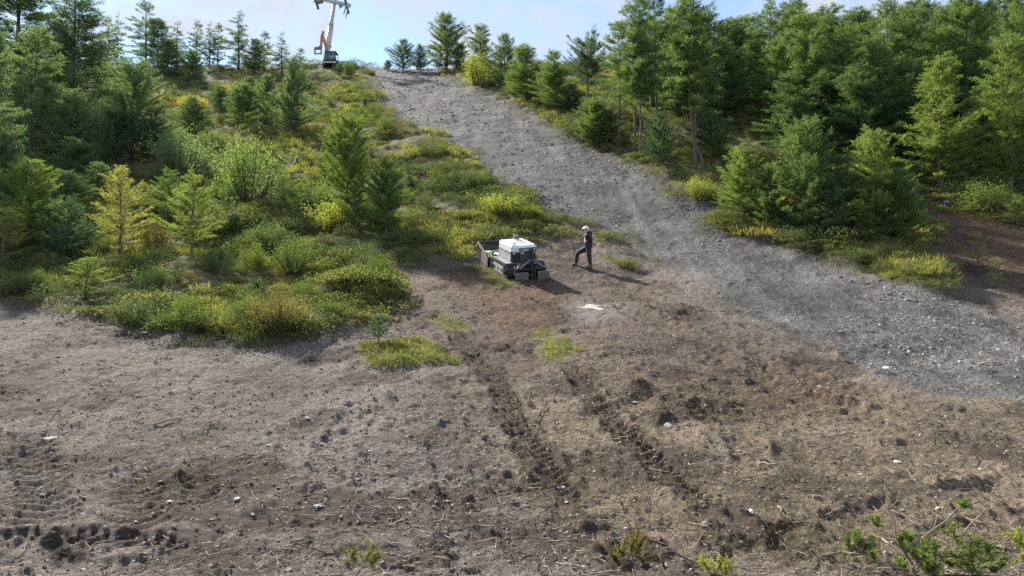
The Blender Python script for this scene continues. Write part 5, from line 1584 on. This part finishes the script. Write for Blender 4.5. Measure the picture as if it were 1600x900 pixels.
v_ = MB(); p0 = tl(500, 3); v_.box(p0, (0.95, 0.9, 0.25), Matrix.Rotation(R(-12), 3, 'Y'), 0, 0.02); v_.build('work_platform', M['towerdark'], tower)

# ------------------------------------------------------------------ single stones, sticks and plants one can pick out
def px2m(px, y): return px / F * y
STONES = [  # photo pixel, width px, height px, material, label (None = alike)
 (497, 788, 20, 9, 'stone_pale', 'smooth white stone lying alone on the left foreground soil'),
 (370, 775, 15, 11, 'stone_pale', 'grey white stone left of the lone smooth white one'),
 (266, 784, 16, 8, 'stone_pale', 'flat pale stone at the end of the faint wheel marks'),
 (130, 881, 18, 10, 'stone_pale', 'bright rounded stone near the bottom left corner'),
 (82, 676, 40, 10, 'stone', 'long pale stone slab half buried at far left'),
 (578, 707, 11, 9, 'stone_pale', 'small round pale stone in mid foreground'),
 (757, 692, 18, 14, 'clod', 'brown round clod left of the wheel rut'),
 (1172, 803, 26, 15, 'stone_pale', 'white jagged rock at the end of the right wheel rut'),
 (1104, 777, 15, 11, 'stone', 'grey round cobble lying in the right wheel rut'),
 (1402, 731, 13, 9, 'stone_pale', 'pale stone on the tan soil, right foreground'),
 (993, 633, 16, 9, 'stone', 'grey stone at the foot of the dark earth hump'),
 (1044, 672, 22, 9, 'stone', 'light stone with flat top below the dark earth hump'),
 (1192, 723, 18, 11, 'clod', 'sandy lump right of the right wheel rut'),
 (1465, 797, 9, 9, 'stone_pale', 'small white stone behind the near juniper branches'),
 (880, 762, 11, 8, 'stone_pale', 'white pebble between the two wheel ruts'),
 (672, 215, 13, 6, 'stone_pale', 'pale boulder at the left edge of the piste'),
 (682, 335, 14, 7, 'stone_pale', 'pale rock among the grass above the machine'),
 (725, 349, 16, 5, 'stone_pale', 'flat whitish rock in the shrubs left above the machine'),
 (1478, 318, 14, 10, 'stone_pale', 'pale block at the head of the brown path'),
 (1497, 322, 16, 9, 'stone', 'darker block beside the pale one on the brown path'),
 (1385, 566, 18, 7, 'stone_pale', 'pale stone at the lower edge of the piste'),
 (960, 108, 0, 0, None, None),
]
ALIKE = [(435, 760), (340, 850), (640, 800), (694, 828), (560, 748), (625, 800), (300, 640), (180, 600), (90, 560), (212, 810), (700, 780), (735, 797), (930, 745), (420, 690),
         (1240, 690), (1330, 660), (1500, 560), (1280, 600), (1560, 600), (1180, 560), (480, 655), (60, 620), (395, 800), (820, 880), (590, 880), (1320, 560), (1420, 545), (700, 440), (645, 470), (1155, 705)]
rmesh = {}
def put_rock(px, py, w, h, mat, seed):
    key = (mat, seed % 4)
    if key not in rmesh:
        rmesh[key] = rock(800 + seed % 4 * 7 + len(mat), mat, 2, 0.7, 0.75)
    o = bpy.data.objects.new('stone', rmesh[key]); COL.objects.link(o)
    p = gpt(px, py); W = px2m(w, p.y)
    o.scale = (W, W * 0.75, px2m(h, p.y) * 1.0); o.location = p + Vector((0, 0, px2m(h, p.y) * 0.12))
    o.rotation_euler = (0.1 * math.sin(seed), 0.12 * math.cos(seed * 2.0), seed * 1.3)
    return o
for k, (a, b, w, h, mt, lab) in enumerate(STONES):
    if mt:
        tag(put_rock(a, b, w, h, mt, k), lab, 'stone')
for k, (a, b) in enumerate(ALIKE):
    tag(put_rock(a, b, 9 + (k * 5) % 5, 6 + k % 3, 'stone_pale' if k % 3 else 'stone', k + 40), 'small loose stone on the bare ground', 'stone', 'small loose stones on the bare ground')
p = gpt(920, 483); L_ = px2m(46, p.y)
so = bpy.data.objects.new('rock_slab', rock(77, 'stone_pale', 3, 0.5, 0.30)); COL.objects.link(so)
so.scale = (L_ * 1.1, 0.62, 0.26); so.location = p + Vector((0, 0, 0.0)); so.rotation_euler = (R(14), R(4), R(-10))
so2 = bpy.data.objects.new('stone', rock(79, 'stone_pale', 2, 0.5, 0.5)); COL.objects.link(so2)
so2.scale = (0.55, 0.35, 0.16); so2.location = gpt(938, 487); so2.rotation_euler = (R(10), 0, 1.0)
tag(so2, 'smaller white rock piece at the right end of the flat slab', 'stone')
tag(so, 'flat white rock slab on pale dust right below the machine', 'rock')

STICKS = [((465, 572), (502, 550), 0.016, 'wood', 'straight pale stick near the green bank'), ((386, 723), (421, 708), 0.014, 'wood', 'short stick in the left foreground'),
          ((90, 662), (122, 646), 0.014, 'wood', 'reddish stick at far left'), ((700, 655), (846, 632), 0.016, 'wood', 'forked pale branch between the wheel ruts'),
          ((1530, 566), (1566, 570), 0.025, 'wood', 'curved pale branch on the lower piste'), ((1082, 600), (1097, 612), 0.022, 'wood_dark', 'dark stub of wood right of the earth hump'),
          ((1314, 686), (1338, 690), 0.018, 'wood_dark', 'dark stick on the tan soil'), ((240, 662), (285, 655), 0.012, 'wood_dark', 'thin dark twig at left in mid foreground'),
          ((1185, 727), (1205, 738), 0.020, 'wood', 'broken stake right of the right rut'), ((868, 670), (912, 672), 0.010, 'wood', 'thin rod lying across between the ruts'),
          ((1216, 795), (1222, 806), 0.018, 'wood', 'upright pale splinter next to the white jagged rock'), ((290, 602), (300, 614), 0.010, 'wood_dark', 'little dark twig sticking up left of centre'),
          ((1502, 740), (1528, 720), 0.010, 'wood_dark', 'arched dark twig at right in the tan soil')]
for (a, b, r_, mt, lab) in STICKS:
    p0, p1 = gpt(*a, 0.02), gpt(*b, 0.03)
    if lab.startswith('forked'):
        p0, p1 = gpt(838, 662, 0.02), gpt(852, 634, 0.05)
    v_ = MB(); d = p1 - p0; mid = (p0 + p1) / 2 + Vector((0, 0.02, 0.02 + 0.06 * d.length))
    rel = [Vector((0, 0, 0)), (mid - p0) * 0.6, mid - p0, d * 0.8 + Vector((0, 0, 0.03)), d]
    v_.tube(rel, [r_, r_ * 0.9, r_ * 0.8, r_ * 0.7, r_ * 0.4], 6)
    if 'forked' in lab or 'branch' in lab:
        v_.tube([rel[2], rel[2] + Vector((0.10, 0.10, 0.12))], [r_ * 0.7, r_ * 0.3], 5)
    o = v_.build('stick', M[mt], None, True); o.location = p0
    tag(o, lab, 'stick')

def near_plant(name, label, cat, stems, sprigs, leaf, lw, dens, mat, stem_mat, seed):
    """stems: lists of (px, py, Y, radius); sprigs: (px, py, Y, length m, lean x, lean z)"""
    g = np.random.default_rng(seed)
    first = pix(*stems[0][0][:3]) if stems else pix(*sprigs[0][:3])
    zb = float(ground_z(first.x, first.y)[0])
    root = empty(name, (first.x, first.y, zb)); o0 = Vector(root.location)
    mb = MB()
    for st in stems:
        pts = [pix(a, b, c) - o0 for a, b, c, r in st]
        mb.tube(pts, [s_[3] * 1.3 for s_ in st], 6)
    PP, DD = [], []
    for (a, b, Y, L_, lx, lz) in sprigs:
        p0 = np.array(pix(a, b, Y) - o0); d0 = unit(np.array([lx, g.normal(0, 0.4), lz]))
        for k in range(7):
            d = unit(d0 + g.normal(0, 0.5, 3)); l2 = 1.35 * L_ * (0.5 + 0.6 * g.random()); s0 = p0 + d0 * L_ * 0.5 * g.random()
            mb.tube([s0, s0 + d * l2 * 0.55 + np.array([0, 0, 0.01]), s0 + d * l2], [0.004, 0.003, 0.0015], 4, 0, False)
            u = g.random(dens); PP.append(s0 + d * (l2 * u)[:, None]); DD.append(unit(d * 0.8 + g.normal(0, 0.6, (dens, 3))))
    mb.build('stems', M[stem_mat], root, True)
    P = np.vstack(PP); D = np.vstack(DD)
    V, Q = diamonds(P, D, leaf * (0.6 + 0.8 * g.random(len(P))), lw, g)
    o = bpy.data.objects.new('foliage', np_mesh('foliage', V, quads=Q, mat=M[mat], tone=np.repeat(np.clip(0.5 + 0.3 * g.normal(size=len(P)), 0, 1), 4)))
    COL.objects.link(o); o.parent = root
    tag(root, label, cat)
    return root

near_plant('juniper_shrub', 'half bare juniper with pale branches and green sprigs at the bottom right', 'shrub',
    [[(1440, 935, 8.3, .018), (1424, 880, 8.4, .016), (1412, 866, 8.5, .014), (1390, 850, 8.6, .011), (1378, 842, 8.7, .008)],
     [(1424, 880, 8.4, .012), (1400, 840, 8.6, .010), (1398, 815, 8.6, .007), (1388, 800, 8.7, .006), (1375, 780, 8.8, .005), (1352, 762, 8.9, .004), (1310, 766, 9.0, .003)],
     [(1386, 797, 8.7, .005), (1400, 785, 8.7, .004), (1408, 764, 8.7, .002)],
     [(1412, 862, 8.4, .013), (1440, 842, 8.4, .011), (1455, 830, 8.4, .010), (1478, 814, 8.4, .007), (1492, 798, 8.4, .005), (1510, 785, 8.4, .003)],
     [(1458, 828, 8.4, .006), (1463, 812, 8.5, .004), (1464, 802, 8.5, .002)], [(1455, 820, 8.4, .004), (1420, 808, 8.5, .004), (1392, 797, 8.6, .003)],
     [(1500, 845, 8.3, .007), (1512, 824, 8.4, .006), (1530, 806, 8.5, .004), (1546, 788, 8.6, .002)],
     [(1420, 892, 8.2, .012), (1390, 884, 8.2, .010), (1370, 878, 8.3, .008), (1345, 866, 8.3, .006), (1318, 862, 8.4, .004)],
     [(1400, 890, 8.2, .016), (1388, 876, 8.2, .016), (1382, 862, 8.2, .014)]],
    [(1500, 795, 8.4, .10, .4, .4), (1370, 825, 8.7, .12, -.1, .8), (1405, 848, 8.5, .10, .1, .6), (1430, 868, 8.3, .16, .1, .8), (1446, 862, 8.3, .14, .2, .6), (1484, 836, 8.4, .12, .1, .5),
     (1476, 862, 8.2, .18, .3, -.1), (1496, 872, 8.2, .18, .4, -.2), (1512, 888, 8.1, .2, .4, .1), (1530, 890, 8.1, .18, .3, .2), (1548, 896, 8.1, .14, .2, .4), (1440, 888, 8.2, .16, .1, .4), (1462, 890, 8.1, .18, .2, .4),
     (1368, 880, 8.3, .10, -.2, .5), (1405, 893, 8.2, .12, .2, .5), (1340, 848, 8.6, .08, -.1, .7), (1490, 850, 8.3, .15, .4, .1), (1420, 850, 8.4, .10, .2, .6)] + [(1445 + 115 * _a, 852 + 48 * _b, 8.05 + 0.5 * _c, .12 + .06 * _d, .5 * _c, .5) for _a, _b, _c, _d in np.random.default_rng(3).random((15, 4)).tolist()] + [(1372 + 80 * _a, 842 + 55 * _b, 8.2 + 0.4 * _c, .09, _d - .5, .6) for _a, _b, _c, _d in np.random.default_rng(4).random((5, 4)).tolist()],
    0.042, 0.009, 60, 'juniper', 'wood', 31)
near_plant('juniper_shrub', 'sprig of green juniper cut by the right edge at the bottom', 'shrub', [],
    [(1592, 855, 8.4, .14, .2, .3), (1600, 868, 8.3, .15, .2, .2)], 0.045, 0.012, 80, 'bush_lime', 'wood', 33)
near_plant('heather_plant', 'brown dry heather plant at the bottom right of centre', 'plant',
    [[(985, 884, 8.6, .006), (990, 862, 8.6, .004), (1000, 836, 8.6, .002)], [(1040, 890, 8.5, .010), (1030, 866, 8.6, .012), (1052, 862, 8.7, .009), (1085, 880, 8.5, .006)]],
    [(975, 872, 8.6, .16, -.3, .8), (985, 870, 8.6, .2, .1, 1), (998, 866, 8.6, .2, .2, 1), (1002, 880, 8.5, .16, .3, .7), (968, 885, 8.5, .14, -.3, .7)],
    0.035, 0.010, 70, 'bush_brown', 'wood_dark', 35)
for a, b, lab, mt, sd in ((566, 880, 'small green grass tuft at the bottom edge left of centre', 'grass_green', 37), (1116, 893, 'low green sprout at the bottom edge right of the heather', 'bush_lime', 39),
                      (1335, 858, 'little green sprout left of the near juniper', 'bush_green', 41)):
    near_plant('grass_tuft', lab, 'plant', [], [(a - 8, b, 8.5, .13, -.4, .6), (a + 4, b, 8.5, .15, .2, .7), (a + 12, b + 4, 8.4, .13, .5, .5)], 0.055, 0.009, 40, mt, 'wood_dark', sd)
